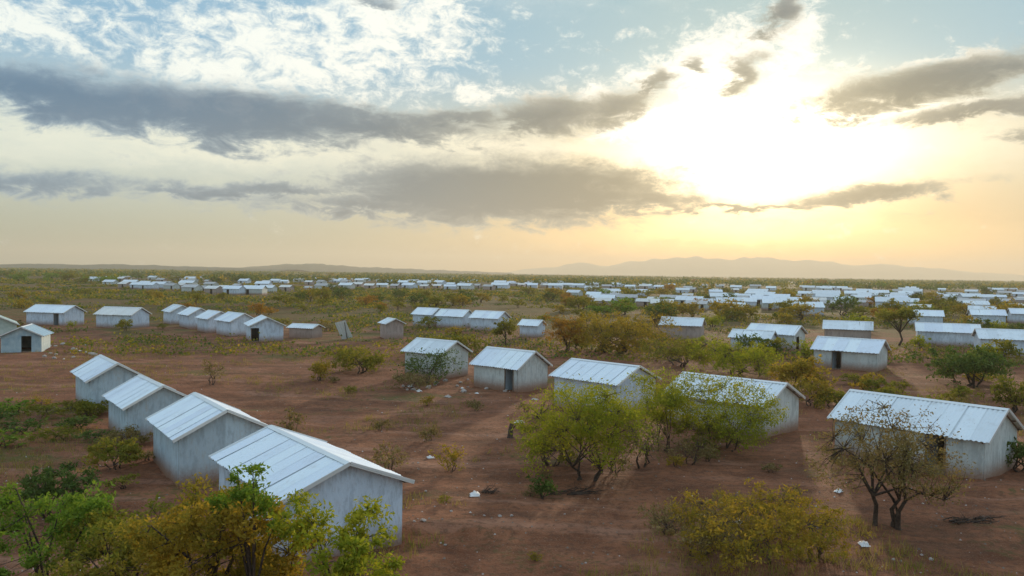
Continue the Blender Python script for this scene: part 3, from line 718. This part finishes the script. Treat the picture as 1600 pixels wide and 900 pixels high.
# right side trees
one_tree(915, 755, 35.0, 'yellow green thorn tree with dark trunk in front of the right row', seed=21, H=4.2, cr=3.3, cz0=.35, cz1=4.5, tr=.06, tips=360, leaves=95, lspread=.65, lsize=.045, leafmat='yellow', limbs=14, fork=.13, stems=4, clumps=11)
one_tree(1035, 720, 41.0, 'bright yellow green tree crown before the half hidden shelter', seed=22, H=4.6, cr=2.0, cz0=.5, cz1=4.7, tr=.04, tips=170, leaves=81, lspread=.6, lsize=.048, leafmat='yellow', limbs=9, fork=.13, stems=4, clumps=7)
one_tree(1130, 715, 41.5, 'rounded green thorn tree hiding the roof of a right row shelter', seed=23, H=3.8, cr=3.3, cz0=.3, cz1=4.1, tr=.04, tips=280, leaves=81, lspread=.65, lsize=.048, leafmat='yellow', limbs=12, fork=.12, stems=5, clumps=10)
one_tree(1000, 735, 37.5, 'straggly dry bush between the two yellow green trees', 'bush', seed=24, H=2.6, cr=1.6, cz0=.4, cz1=2.3, tr=.05, tips=70, leaves=22, lspread=.4, lsize=.06, leafmat='dry', limbs=9, fork=.2, stems=3)
one_tree(1385, 832, 28.8, 'sparse almost bare tree with thick dark trunk in front of the right shelter', seed=25, H=4.2, cr=2.75, cz0=1.1, cz1=4.3, tr=.085, tips=380, leaves=48, lspread=.45, lsize=.042, leafmat='dry', limbs=16, fork=.26, stems=4, clumps=11)
one_tree(1185, 890, 25.5, 'broad dry yellowish bush at the bottom right', 'bush', seed=26, H=2.4, cr=3.3, cz0=.1, cz1=2.2, tr=.035, tips=420, leaves=72, lspread=.34, lsize=.038, leafmat='ochre', limbs=18, fork=.12, stems=6, clumps=16)
one_tree(1090, 890, 25.8, 'dry grassy bush joining the broad bush at its left side', 'bush', seed=27, H=2.2, cr=1.7, cz0=.1, cz1=2.0, tr=.03, tips=130, leaves=34, lspread=.34, lsize=.038, leafmat='dry', limbs=12, fork=.12, stems=6)
one_tree(1515, 605, 68, 'large dark grey green bush in front of the long white shelter', 'bush', seed=28, H=3.4, cr=4.0, cz0=.3, cz1=3.3, tr=.1, tips=190, leaves=50, lspread=.6, lsize=.11, leafmat='dkgreen', limbs=10, fork=.15, stems=4, clumps=11)
one_tree(862, 700, 38.0, 'low olive bush at the left foot of the dark trunked thorn tree', 'bush', seed=61, H=1.9, cr=1.7, cz0=.1, cz1=1.9, tr=.035, tips=130, leaves=70, lspread=.4, lsize=.045, leafmat='olive', limbs=10, fork=.12, stems=5)
one_tree(1095, 705, 42.0, 'low olive bush filling the gap under the rounded thorn tree', 'bush', seed=62, H=1.8, cr=2.1, cz0=.1, cz1=1.8, tr=.035, tips=140, leaves=70, lspread=.4, lsize=.05, leafmat='olive', limbs=10, fork=.12, stems=5)
one_tree(640, 612, 62.0, 'scruffy dark brown brush before the farthest right row shelter', 'bush', seed=63, H=1.3, cr=2.0, cz0=.1, cz1=1.3, tr=.03, tips=110, leaves=30, lspread=.4, lsize=.06, leafmat='dry', limbs=10, fork=.12, stems=6)
one_tree(140, 652, 49.0, 'low green bush against the foot of the farthest left row shelter', 'bush', seed=64, H=1.0, cr=1.5, cz0=.05, cz1=1.0, tr=.03, tips=80, leaves=50, lspread=.3, lsize=.06, leafmat='olive', limbs=8, fork=.12, stems=5)
one_tree(190, 700, 40.5, 'low dry bush against the side of the third left row shelter', 'bush', seed=65, H=.9, cr=1.3, cz0=.05, cz1=.9, tr=.03, tips=80, leaves=40, lspread=.3, lsize=.05, leafmat='dry', limbs=8, fork=.12, stems=5)
one_tree(1270, 880, 26.0, 'straw coloured bush at the bottom right beside the broad bush', 'bush', seed=52, H=1.7, cr=1.5, cz0=.1, cz1=1.6, tr=.03, tips=120, leaves=36, lspread=.32, lsize=.038, leafmat='ochre', limbs=12, fork=.12, stems=6)
one_tree(1045, 850, 28.0, 'low wispy dry bush left of the broad bush', 'bush', seed=53, H=1.2, cr=1.3, cz0=.05, cz1=1.1, tr=.025, tips=80, leaves=26, lspread=.3, lsize=.036, leafmat='dry', limbs=12, fork=.12, stems=6)
one_tree(960, 745, 36.5, 'brown twiggy bush right of the dark trunk', 'bush', seed=54, H=2.0, cr=1.5, cz0=.1, cz1=1.9, tr=.03, tips=110, leaves=22, lspread=.34, lsize=.045, leafmat='dry', limbs=12, fork=.12, stems=5)
one_tree(1080, 735, 38.5, 'brown twiggy bush below the bright crowns', 'bush', seed=55, H=1.5, cr=1.6, cz0=.1, cz1=1.4, tr=.03, tips=90, leaves=22, lspread=.34, lsize=.045, leafmat='dry', limbs=12, fork=.12, stems=5)
one_tree(1270, 640, 56, 'ochre bush beside the gable of the half hidden shelter', 'bush', seed=56, H=2.4, cr=2.0, cz0=.2, cz1=2.2, tr=.05, tips=100, leaves=40, lspread=.4, lsize=.07, leafmat='ochre', limbs=9, fork=.14, stems=4)
one_tree(1592, 735, 38, 'dark bush against the wall of the nearest right shelter', 'bush', seed=29, H=1.8, cr=1.2, cz0=.2, cz1=1.6, tr=.05, tips=50, leaves=50, lspread=.35, lsize=.07, leafmat='dkgreen', limbs=7, fork=.15, stems=3)
one_tree(672, 600, 65.5, 'dark green thorn bush covering the front of the farthest right row shelter', 'bush', seed=30, H=3.0, cr=2.9, cz0=.2, cz1=2.9, tr=.05, tips=150, leaves=30, lspread=.6, lsize=.07, leafmat='dkgreen', limbs=12, fork=.12, stems=6, clumps=12)
one_tree(500, 598, 66, 'low dry yellow bush on the open red ground', 'bush', seed=31, H=1.6, cr=1.2, cz0=.2, cz1=1.6, tr=.05, tips=50, leaves=40, lspread=.4, lsize=.08, leafmat='ochre', limbs=7, fork=.15, stems=3)
one_tree(560, 585, 72, 'wide olive bush left of the right row\'s farthest shelter', 'bush', seed=32, H=2.6, cr=3.1, cz0=.2, cz1=2.3, tr=.07, tips=120, leaves=45, lspread=.55, lsize=.1, leafmat='olive', limbs=9, fork=.15, stems=4, clumps=9)
one_tree(880, 572, 92, 'tall tree, rust colour mostly painted lens flare, beside the small hut in the centre', seed=33, H=4.6, cr=2.8, cz0=.3, cz1=4.4, tr=.08, tips=140, leaves=50, lspread=.6, lsize=.08, leafmat='rust', limbs=9, fork=.12, stems=4, clumps=9)  # orange of these leaves is mostly lens flare put into their colour
one_tree(958, 575, 92, 'broad olive brown acacia in the centre right', seed=34, H=4.6, cr=7.2, cz0=.2, cz1=4.7, tr=.10, tips=420, leaves=70, lspread=.75, lsize=.08, leafmat='ochre', limbs=16, fork=.1, stems=7, clumps=18)
one_tree(1060, 590, 80, 'low spreading olive tree right of the broad acacia', seed=35, H=2.8, cr=4.4, cz0=.2, cz1=2.7, tr=.07, tips=200, leaves=45, lspread=.55, lsize=.07, leafmat='olive', limbs=11, fork=.12, stems=6, clumps=12)
one_tree(1150, 592, 76, 'wide yellow green acacia below the low pale roof', seed=36, H=3.2, cr=5.2, cz0=.2, cz1=3.3, tr=.08, tips=300, leaves=70, lspread=.55, lsize=.07, leafmat='yellow', limbs=12, fork=.12, stems=6, clumps=14)
one_tree(1245, 615, 63, 'ochre thorn bush between the clear standing shelter and the right row', 'bush', seed=37, H=2.9, cr=2.9, cz0=.4, cz1=2.8, tr=.1, tips=120, leaves=45, lspread=.55, lsize=.1, leafmat='ochre', limbs=9, fork=.18, stems=3, clumps=9)
one_tree(1405, 540, 108, 'flat topped olive acacia beside the long white shelter', seed=38, H=5.6, cr=3.6, cz0=2.4, cz1=5.2, tr=.15, tips=110, leaves=40, lspread=.7, lsize=.13, leafmat='olive', limbs=9, fork=.3, umbrella=True, clumps=8)
one_tree(1585, 640, 56, 'yellow olive bush at the right edge behind the nearest right shelter', 'bush', seed=39, H=2.8, cr=1.9, cz0=.3, cz1=2.6, tr=.08, tips=80, leaves=45, lspread=.5, lsize=.09, leafmat='olive', limbs=8, fork=.18, stems=3)
one_tree(790, 545, 100, 'small round olive tree behind the dark doorway shelter', seed=40, H=3.4, cr=1.8, cz0=.9, cz1=3.3, tr=.1, tips=70, leaves=40, lspread=.55, lsize=.11, leafmat='olive', limbs=7, fork=.25)
one_tree(455, 700, 41, 'thin dry upright shrub beside the ridge of the left row', 'bush', seed=41, H=2.2, cr=.9, cz0=.3, cz1=2.3, tr=.035, tips=50, leaves=16, lspread=.3, lsize=.06, leafmat='dry', limbs=8, fork=.2, stems=4)
one_tree(330, 600, 63, 'dry shrub of bare twigs on the open red earth at left', 'bush', seed=42, H=2.1, cr=1.1, cz0=.3, cz1=2.2, tr=.035, tips=60, leaves=12, lspread=.35, lsize=.07, leafmat='dry', limbs=8, fork=.2, stems=4)
one_tree(705, 740, 37, 'small tuft of dry yellow brush on the bare ground in the centre', 'bush', seed=43, H=1.1, cr=.9, cz0=.1, cz1=1.2, tr=.025, tips=50, leaves=20, lspread=.3, lsize=.055, leafmat='ochre', limbs=8, fork=.15, stems=4)
one_tree(610, 745, 36.5, 'dry brush tuft just behind the nearest shelter\'s ridge', 'bush', seed=44, H=1.2, cr=.9, cz0=.1, cz1=1.3, tr=.025, tips=50, leaves=20, lspread=.3, lsize=.055, leafmat='dry', limbs=8, fork=.15, stems=4)
one_tree(848, 775, 32.5, 'small grey green bush on the bare ground left of the dark trunk', 'bush', seed=45, H=.9, cr=.8, cz0=.1, cz1=.85, tr=.03, tips=40, leaves=40, lspread=.26, lsize=.05, leafmat='dkgreen', limbs=7, fork=.15, stems=3)
one_tree(1440, 660, 49, 'thin olive shrub behind the nearest right shelter\'s roof', 'bush', seed=46, H=2.0, cr=1.6, cz0=.3, cz1=2.0, tr=.05, tips=50, leaves=30, lspread=.4, lsize=.08, leafmat='olive', limbs=7, fork=.15, stems=3)

# shared bush and tree kinds for the plain
BV = {}
for i, mt in enumerate(['olive', 'ochre', 'yellow', 'dkgreen', 'green', 'dry', 'rust']):
    BV[mt] = [tree_mesh(seed=100 + i * 3 + j, H=2.0, cr=1.8, cz0=.15, cz1=1.9, tr=.06, tips=46, leaves=26, lspread=.45, lsize=.11, leafmat=mt, limbs=7, fork=.15, stems=3, n_t=4, name='bush') for j in range(2)]
TV = {}
for i, mt in enumerate(['olive', 'ochre', 'dkgreen', 'green', 'rust']):
    TV[mt] = [tree_mesh(seed=150 + i * 3 + j, H=4.0, cr=3.2, cz0=.5, cz1=3.8, tr=.12, tips=70, leaves=30, lspread=.7, lsize=.16, leafmat=mt, limbs=8, fork=.16, stems=3, n_t=4, name='far_tree', clumps=8) for j in range(2)]
houses_xy = [(o.location.x, o.location.y) for o in S.objects if o.name.split('.')[0] in ('shelter', 'hut')]
def clear(x, y, d): return all((x - a) ** 2 + (y - b) ** 2 > d * d for a, b in houses_xy)
def scatter(n, box, kinds, label, group, tree=False, smin=.7, smax=1.3, dist=5.0, skew=1.0):
    x0, x1, y0, y1 = box; c = 0; tries = 0
    while c < n and tries < n * 30:
        tries += 1
        px = random.uniform(x0, x1); py = y0 + (y1 - y0) * random.random() ** skew + (px - 800) * 22 / 1600
        x, y = at_ground(px, py)
        if not clear(x, y, dist): continue
        k = random.choice(kinds); mm = random.choice((TV if tree else BV)[k]); s = random.uniform(smin, smax)
        place_plant('thorn_tree' if tree else 'bush', mm, x, y, label, 'tree' if tree else 'bush', group, (s * random.uniform(.85, 1.3), s * random.uniform(.85, 1.3), s * random.uniform(.8, 1.1)))
        c += 1
# low bushes on the ground at left, below the left row
for px, py, k, s in ((20, 650, 'green', .9), (70, 655, 'olive', .8), (120, 672, 'dkgreen', .8), (30, 680, 'dkgreen', .8), (90, 690, 'olive', .7), (150, 690, 'dkgreen', .6), (5, 700, 'green', .8), (110, 640, 'olive', .5), (60, 632, 'ochre', .5), (190, 765, 'olive', .5), (-30, 670, 'dkgreen', 1.0), (140, 800, 'olive', .6), (230, 720, 'dry', .5)):
    x, y = at_ground(px, py); place_plant('bush', random.choice(BV[k]), x, y, 'low green bush hugging the ground in the patch left of the left row', 'bush', 'low bushes left of the left row', (s, s, s * .55))
scatter(16, (0, 640, 512, 528), ['olive', 'ochre', 'yellow', 'dry'], 'low olive bush along the strip between the left shelters and the red earth', 'bushes along the left shelters', smin=.5, smax=.9)
scatter(30, (0, 900, 466, 500), ['olive', 'ochre', 'olive', 'rust'], 'olive bush in the scrub belt behind the left and centre shelters', 'scrub belt bushes behind the centre', smin=.9, smax=1.6)
scatter(26, (420, 900, 460, 484), ['olive', 'ochre', 'dkgreen'], 'dark olive tree in the belt across the centre plain', 'trees across the centre plain', True, .7, 1.2)
scatter(80, (-10, 190, 427, 452), ['green', 'olive', 'green'], 'bright green tree on the rise at the left edge', 'green trees on the left rise', True, .9, 1.5)
scatter(40, (160, 900, 434, 450), ['dkgreen', 'olive', 'ochre'], 'dark tree behind the far left row of shelters', 'trees behind the far left row', True, .9, 1.6)
scatter(95, (880, 1600, 445, 500), ['olive', 'ochre', 'dkgreen', 'rust', 'olive', 'green'], 'olive tree standing among the far right shelters', 'trees among the far right shelters', True, .6, 1.3)
scatter(26, (1040, 1600, 500, 560), ['olive', 'ochre', 'yellow', 'dkgreen'], 'bush between the middle distance shelters at right', 'bushes between the right shelters', smin=.8, smax=1.5, dist=6)
scatter(14, (640, 1100, 500, 560), ['olive', 'ochre'], 'bush around the centre row of shelters', 'bushes around the centre row', smin=.7, smax=1.2, dist=5)
scatter(9, (430, 860, 600, 700), ['dry', 'ochre', 'dry', 'olive'], 'x', 'dry tufts on the open ground in the centre', smin=.22, smax=.45, dist=5)
scatter(6, (1000, 1330, 690, 780), ['dry', 'ochre', 'dry'], 'x', 'dry tufts below the right row', smin=.2, smax=.4, dist=4)
scatter(4, (640, 880, 720, 880), ['dry', 'ochre', 'olive'], 'x', 'dry tufts at the bottom centre', smin=.12, smax=.26, dist=4)
scatter(14, (1260, 1600, 575, 640), ['olive', 'dry', 'ochre'], 'small dry bush on the brown ground behind the right row', 'dry bushes behind the right row', smin=.4, smax=.8, dist=6)
# trees one can tell apart on the right horizon
for px, py, s, k, lab in ((1262, 447, 1.5, 'rust', 'dark upright tree breaking the right horizon line'), (1285, 447, 1.7, 'rust', 'rounded dark tree on the horizon beside the upright one'), (1378, 452, 1.7, 'green', 'round green tree standing out on the right horizon'), (913, 441, 1.3, 'olive', 'small dark tree on the horizon left of the mountains'), (1085, 443, 1.3, 'rust', 'small dark tree on the horizon below the sun'), (1135, 443, 1.2, 'rust', 'low tree on the horizon right below the sun')):
    x, y = at_ground(px, py); place_plant('thorn_tree', TV[k][0], x, y, lab, 'tree', None, (s * 1.1, s * 1.1, s))
# distant woodland nobody could count
def woodland():
    r = np.random.default_rng(55); C = []
    for _ in range(5200):
        y = 520 + 1900 * r.random() ** 1.3; x = r.uniform(-.85, .85) * y
        if vn(x / 60, y / 60) < .42: continue
        C.append((x, y, 1.4, y))
    C = np.array(C); n = 16; r2 = r
    ctr = np.repeat(C[:, :3], n, 0); sc = np.repeat(1 + C[:, 3] / 1500, n)
    off = r2.normal(size=(len(ctr), 3)) * np.stack([2.4 * sc, 2.0 * sc, 1.1 * np.ones_like(sc)], 1); off[:, 2] = np.abs(off[:, 2]) * 1.2
    c = ctr + off; a = r2.normal(size=c.shape); a /= np.linalg.norm(a, axis=1, keepdims=True); b = np.cross(a, r2.normal(size=c.shape)); b /= np.linalg.norm(b, axis=1, keepdims=True)
    s = (.8 * sc)[:, None] * r2.uniform(.6, 1.4, (len(c), 1)); a *= s; b *= s * .8
    v = np.stack([c - a, c - b, c + a, c + b], 1).reshape(-1, 3)
    me = mesh_np('woodland', v, np.arange(len(c) * 4).reshape(-1, 4), [MT['dkgreen'], MT['olive'], MT['ochre']], np.repeat(r2.choice(3, len(C), p=[.6, .3, .1]), n).astype(np.int32))
    tag(link('woodland', me), 'distant scrub woodland reaching to the horizon', 'woodland', kind='stuff')
woodland()
def scrub():
    """Knee high scrub between about 90 m and 520 m, too dense to count."""
    r = np.random.default_rng(56); C = []
    for _ in range(26000):
        y = 84 + 480 * r.random() ** 1.05; x = r.uniform(-.8, .8) * y
        if vn(x / 22 + 3, y / 22) * .6 + vn(x / 7, y / 7) * .4 < .50: continue
        C.append((x, y))
    C = np.array(C); hx = np.array(houses_xy + far_xy)
    d = ((C[:, None, :] - hx[None]) ** 2).sum(2).min(1); C = C[d > 22]
    n = 12; ctr = np.repeat(np.column_stack([C, height(C[:, 0], C[:, 1])]), n, 0); sz = np.repeat(r.uniform(.5, 1.5, len(C)), n)
    off = r.normal(size=(len(ctr), 3)) * np.stack([.8 * sz, .8 * sz, .34 * sz], 1); off[:, 2] = np.abs(off[:, 2])
    c = ctr + off; a = r.normal(size=c.shape); a /= np.linalg.norm(a, axis=1, keepdims=True); b = np.cross(a, r.normal(size=c.shape)); b /= np.linalg.norm(b, axis=1, keepdims=True)
    s = .20 * np.repeat(np.clip(C[:, 1] / 170, .7, 2.2), n)[:, None] * r.uniform(.6, 1.4, (len(c), 1)); a *= s; b *= s * .8
    v = np.stack([c - a, c - b, c + a, c + b], 1).reshape(-1, 3)
    me = mesh_np('scrub', v, np.arange(len(c) * 4).reshape(-1, 4), [MT['olive'], MT['ochre'], MT['dkgreen'], MT['dry']], np.repeat(r.choice(4, len(C), p=[.42, .14, .30, .14]), n).astype(np.int32))
    tag(link('scrub', me), 'low olive and ochre scrub covering the middle of the plain', 'scrub', kind='stuff')
scrub()
def grass():
    r = np.random.default_rng(57); C = []
    for _ in range(15000):
        y = 20 + 75 * r.random() ** 1.25; x = r.uniform(-.75, .75) * y
        left = (-x - .3 * y > 8)
        if vn(x / 6 + 11, y / 6) * .6 + vn(x / 1.7, y / 1.7) * .4 < (.48 if left else .655): continue
        C.append((x, y))
    C = np.array(C); hx = np.array(houses_xy); d = ((C[:, None, :] - hx[None]) ** 2).sum(2).min(1); C = C[d > 10]
    n = 9; ctr = np.repeat(np.column_stack([C, height(C[:, 0], C[:, 1])]), n, 0)
    base = ctr + np.concatenate([r.normal(size=(len(ctr), 2)) * .12, -.02 * np.ones((len(ctr), 1))], 1)
    a = r.uniform(0, 6.28, len(base)); w = np.stack([np.cos(a), np.sin(a), 0 * a], 1) * .012
    tip = base + np.concatenate([r.normal(size=(len(base), 2)) * .10, r.uniform(.12, .42, (len(base), 1))], 1)
    v = np.stack([base - w, base + w, tip], 1).reshape(-1, 3)
    me = mesh_np('grass', v, np.arange(len(base) * 3).reshape(-1, 3), MT['grass'])
    tag(link('grass', me), 'dry grass tufts over the red earth', 'grass', kind='stuff')
grass()

# ------------------------------------------------------------------ stones, scraps, debris
def rock_mesh(seed, mat, sub=2):
    import bmesh
    bm = bmesh.new(); bmesh.ops.create_icosphere(bm, subdivisions=sub, radius=1)
    r = np.random.default_rng(seed); pl = [(r.normal(size=3), r.uniform(.55, .85)) for _ in range(7)]
    for v in bm.verts:
        p = np.array(v.co)
        for nrm, d in pl:
            nn = nrm / np.linalg.norm(nrm); k = p @ nn
            if k > d: p = p - nn * (k - d) * .9
        v.co = p * (1 + r.uniform(-.04, .04))
    me = bpy.data.meshes.new('rock'); bm.to_mesh(me); bm.free(); me.materials.append(MT[mat]); return me
SM = [rock_mesh(60 + i, 'stone', 1) for i in range(4)]
def stone(px, py, s, label, group):
    x, y = at_ground(px, py); o = link('stone', random.choice(SM), None, (x, y, hz(x, y) + s * .2), (random.uniform(-.3, .3), random.uniform(-.3, .3), random.uniform(0, 6)))
    o.scale = (s, s * random.uniform(.7, 1.2), s * random.uniform(.5, .8)); tag(o, label, 'stone', group)
for k in range(26):
    stone(random.uniform(628, 800), random.uniform(592, 612), random.uniform(.12, .3), 'pale stone lying in the rubble before the farthest right row shelters', 'pale stones before the right row')
for k in range(8):
    stone(random.uniform(640, 800), random.uniform(770, 830), random.uniform(.04, .13), 'small pale stone on the bare earth beside the near gable', 'small stones beside the near gable')
for k in range(26):
    stone(random.uniform(480, 1560), random.uniform(640, 880), random.uniform(.03, .10), 'small stone scattered on the open brown ground', 'stones scattered on the brown ground')
for k in range(20):
    stone(random.uniform(60, 150), random.uniform(535, 560), random.uniform(.15, .4), 'pale stone on the earth right of the tarpaulin tents', 'stones beside the tents')
ORD_ = 'first second third fourth fifth sixth seventh eighth ninth tenth eleventh twelfth thirteenth fourteenth fifteenth'.split()
def scrap(px, py, s, label, mat='scrap', name='crumpled_sack'):
    x, y = at_ground(px, py); r = np.random.default_rng(int(px)); n = 9; V = []
    for j in range(n):
        for i in range(n):
            u, v = i / (n - 1) - .5, j / (n - 1) - .5
            V.append((u * 2 * s + r.normal() * .05 * s, v * 1.4 * s + r.normal() * .05 * s, max(.01, s * (.55 * math.cos(u * 3) * math.cos(v * 3) + r.normal() * .10))))
    F = [(j * n + i, j * n + i + 1, (j + 1) * n + i + 1, (j + 1) * n + i) for j in range(n - 1) for i in range(n - 1)]
    b = MB(); b.add(V, F); o = link(name, b.mesh(name, MT[mat], True), None, (x, y, hz(x, y)), (0, 0, r.uniform(0, 6))); tag(o, label, 'sack')
scrap(811, 662, .32, 'small white crumpled sack beside a dark stump in the centre')
scrap(742, 774, .30, 'white crumpled sack on the bare earth right of the near gable')
scrap(1148, 818, .28, 'white scrap caught in the broad dry bush')
scrap(1310, 768, .22, 'pale scrap on the ground left of the sparse tree')
scrap(1350, 858, .22, 'pale scrap on the ground below the sparse tree')
scrap(672, 712, .2, 'pale scrap behind the nearest roof')
def stump(px, py, h, r0, label):
    x, y = at_ground(px, py); b = MB(); b.tube([(0, 0, -.1), (0, 0, .08), (.03, 0, h * .6), (.08, .03, h)], [r0 * 1.5, r0, r0 * .85, r0 * .7], 8)
    b.tube([(.02, 0, h * .5), (r0 * 2, .1, h * .9)], [r0 * .4, r0 * .2], 5); n = len(b.v); b.add([(.08, .03, h)], []); 
    o = link('stump', b.mesh('stump', MT['bark'], True), None, (x, y, hz(x, y))); tag(o, label, 'stump')
for i_, (a_, b_, w_) in enumerate([(655, 612, 'before the dark green thorn bush'), (700, 618, 'on rubble in front of the farthest right row shelter'), (722, 606, 'against the foot of the farthest right row shelter'), (745, 615, 'between the farthest shelter and the dark doorway one'), (835, 622, 'below the mottled gable of the dark doorway shelter'), (640, 604, 'left of the dark green thorn bush'), (905, 640, 'among the leaves of the dark trunked thorn tree'), (1010, 700, 'beside the twiggy brown bush at centre right'), (100, 560, 'on the earth right of the tarpaulin shelters'), (125, 548, 'farthest out from the tarpaulin shelters'), (140, 565, 'nearest the left row, by the tarpaulin shelters')]):
    scrap(a_, b_, random.uniform(.14, .32), 'pale crumpled scrap ' + w_, ('scrap', 'stone', 'roof_cream')[i_ % 3])
stump(797, 684, .8, .16, 'dark broken stump beside the white sack in the centre')
def logobj(px, py, L, label, rz, rr=.04):
    x, y = at_ground(px, py); b = MB(); r = np.random.default_rng(int(px))
    for k in range(16):
        p = np.array([r.uniform(-L / 2, L * .2), r.uniform(-.25, .25), .03]); q = p + np.array([r.uniform(.3, .8) * L * .6, r.uniform(-.35, .35), r.uniform(.02, .22)])
        b.tube([p, (p + q) / 2 + r.normal(size=3) * .05, q], [rr * r.uniform(.5, 1), rr * .5, rr * .2], 4)
        for _ in range(3):
            t = r.uniform(.3, .9); c = p + (q - p) * t; b.tube([c, c + r.normal(size=3) * np.array([.22, .22, .12]) + np.array([0, 0, .06])], [rr * .3, rr * .1], 3)
    o = link('fallen_branch', b.mesh('fallen_branch', MT['bark'], True), None, (x, y, hz(x, y) - .01), (0, 0, rz)); tag(o, label, 'branch', None)
logobj(1520, 820, 2.4, 'dark twigs added in place of a shaded streak on the brown ground at right', .1, .045)  # twigs added where there is only the dark of a shallow gully
logobj(765, 770, 1.0, 'dark fallen branch beside the white sack right of the near gable', -.1, .03)
logobj(900, 768, 2.6, 'dark fallen branch at the foot of the yellow green thorn tree', .05, .04)
def rubble():
    """Small pebbles and clods over the bare earth."""
    r = np.random.default_rng(70); n = 9000; y = 21 + 60 * r.random(n) ** 1.3; x = r.uniform(-.7, .7, n) * y; z = height(x, y); s = .012 + .06 * r.random(n) ** 2.5
    P = np.stack([x, y, z], 1); base = np.array([(1, 0, 0), (-.5, .87, 0), (-.5, -.87, 0), (0, 0, 1.0)]); f = np.array([(0, 1, 3), (1, 2, 3), (2, 0, 3)])
    a = r.uniform(0, 6.28, n); ca, sa = np.cos(a), np.sin(a); V = []
    for q in base: V.append(np.stack([x + s * (q[0] * ca - q[1] * sa), y + s * (q[0] * sa + q[1] * ca), z + s * (q[2] * .8) - .004], 1))
    v = np.stack(V, 1).reshape(-1, 3); F = (np.arange(n)[:, None, None] * 4 + f[None]).reshape(-1, 3)
    tag(link('gravel', mesh_np('gravel', v, F, [MT['stone'], MT['rock'], MT['clod']], np.repeat(r.choice(3, n, p=[.2, .3, .5]), 3).astype(np.int32))), 'gravel and clods strewn over the red earth', 'gravel', kind='stuff')
rubble()

# ------------------------------------------------------------------ labels that single out the members of a group
ORD = 'first second third fourth fifth sixth seventh eighth ninth tenth eleventh twelfth thirteenth fourteenth fifteenth sixteenth'.split()
HUE = {'olive': 'olive', 'ochre': 'ochre', 'yellow': 'yellow green', 'fresh': 'bright green', 'dark': 'dark green', 'dry': 'dry brown', 'rust': 'rust brown'}
def relabel(group, text):
    """text holds {hue} and {n}: the rank from the left as seen from the photograph's place."""
    mem = sorted((o for o in S.objects if o.parent is None and o.get('group') == group), key=lambda o: o.location.x / o.location.y)
    for i, o in enumerate(mem):
        hue = ''
        for ch in o.children:
            if ch.name.startswith('crown'): hue = HUE.get(ch.data.materials[0].name.split('_')[0], 'olive')
        n = len(mem)
        side = (ORD[i] + ' from the left') if i < len(ORD) and i <= n // 2 else (ORD[n - 1 - i] + ' from the right' if n - 1 - i < len(ORD) else 'near the middle')
        rad = sorted(q.location.y for q in mem); t = o.location.y; b_ = 'front' if t < rad[n // 3] else ('back' if t > rad[2 * n // 3] else 'middle')
        part = b_ + ' of the group, ' + ('left' if i < n / 4 else 'centre left' if i < n / 2 else 'centre right' if i < 3 * n / 4 else 'right') + ' part'
        o['label'] = text.replace('{hue}', hue).replace('{n}', side).replace('{part}', part)
relabel('low bushes left of the left row', 'low {hue} bush hugging the ground left of the left row, {n}')
relabel('dry bushes behind the right row', 'small {hue} bush on brown ground behind the right row, {n}')
relabel('dry tufts on the open ground in the centre', 'small {hue} tuft on the open ground in the centre, {n}')
relabel('dry tufts below the right row', 'small {hue} tuft on the ground below the right row, {n}')
relabel('dry tufts at the bottom centre', 'tiny {hue} tuft on the bare ground at bottom centre, {n}')
relabel('bushes between the right shelters', '{hue} bush between the middle distance shelters at right, {n}')
relabel('bushes around the centre row', '{hue} bush around the centre row of shelters, {n}')
relabel('trees across the centre plain', '{hue} tree in the belt across the centre plain, {n}')
relabel('scrub belt bushes behind the centre', '{hue} bush in the scrub belt behind the centre row, {n}')
relabel('bushes along the left shelters', '{hue} bush on the strip before the left shelters, {n}')
relabel('trees among the far right shelters', '{hue} tree among far right shelters, {part}')
relabel('green trees on the left rise', '{hue} tree on the left edge rise, {part}')
relabel('trees behind the far left row', '{hue} tree around the far left row, {part}')
relabel('faint shelters near the horizon', 'faint pale shelter near the left horizon, {part}')
relabel('scattered shelters on the far right plain', 'tiny pale shelter on far right plain, {part}')
relabel('stones scattered on the brown ground', 'small stone on the brown ground, {part}')
relabel('small stones beside the near gable', 'small pale stone beside the near gable, {part}')
relabel('pale stones before the right row', 'pale stone before the right row, {part}')
relabel('stones beside the tents', 'pale stone beside the tarpaulin shelters, {part}')
relabel('shelters across the right middle distance', 'pale shelter among right middle distance scrub, {part}')
relabel('far left row of white shelters', 'small white shelter in the long far left row, {n}')
relabel('far right shelters among scrub', 'small pale shelter among scrub in the far right plain, {n}')
relabel('far centre line of pale shelters', 'tiny pale shelter in the thin far centre line, {n}')

# ------------------------------------------------------------------ haze
def haze():
    m = bpy.data.materials.new('haze'); m.use_nodes = True; nt = m.node_tree; nt.nodes.clear()
    out = nt.nodes.new('ShaderNodeOutputMaterial'); v = nt.nodes.new('ShaderNodeVolumePrincipled')
    v.inputs['Color'].default_value = (0.93, 0.83, 0.66, 1); v.inputs['Density'].default_value = HAZE_DENSITY; v.inputs['Anisotropy'].default_value = 0.32
    nt.links.new(v.outputs[0], out.inputs['Volume'])
    b = MB(); b.box(-9600, 9600, -9560, 9640, -3, 205)
    tag(link('haze', b.mesh('haze', m)), 'thin pale haze over the plain', 'haze', kind='stuff')
if HAZE_DENSITY: haze()
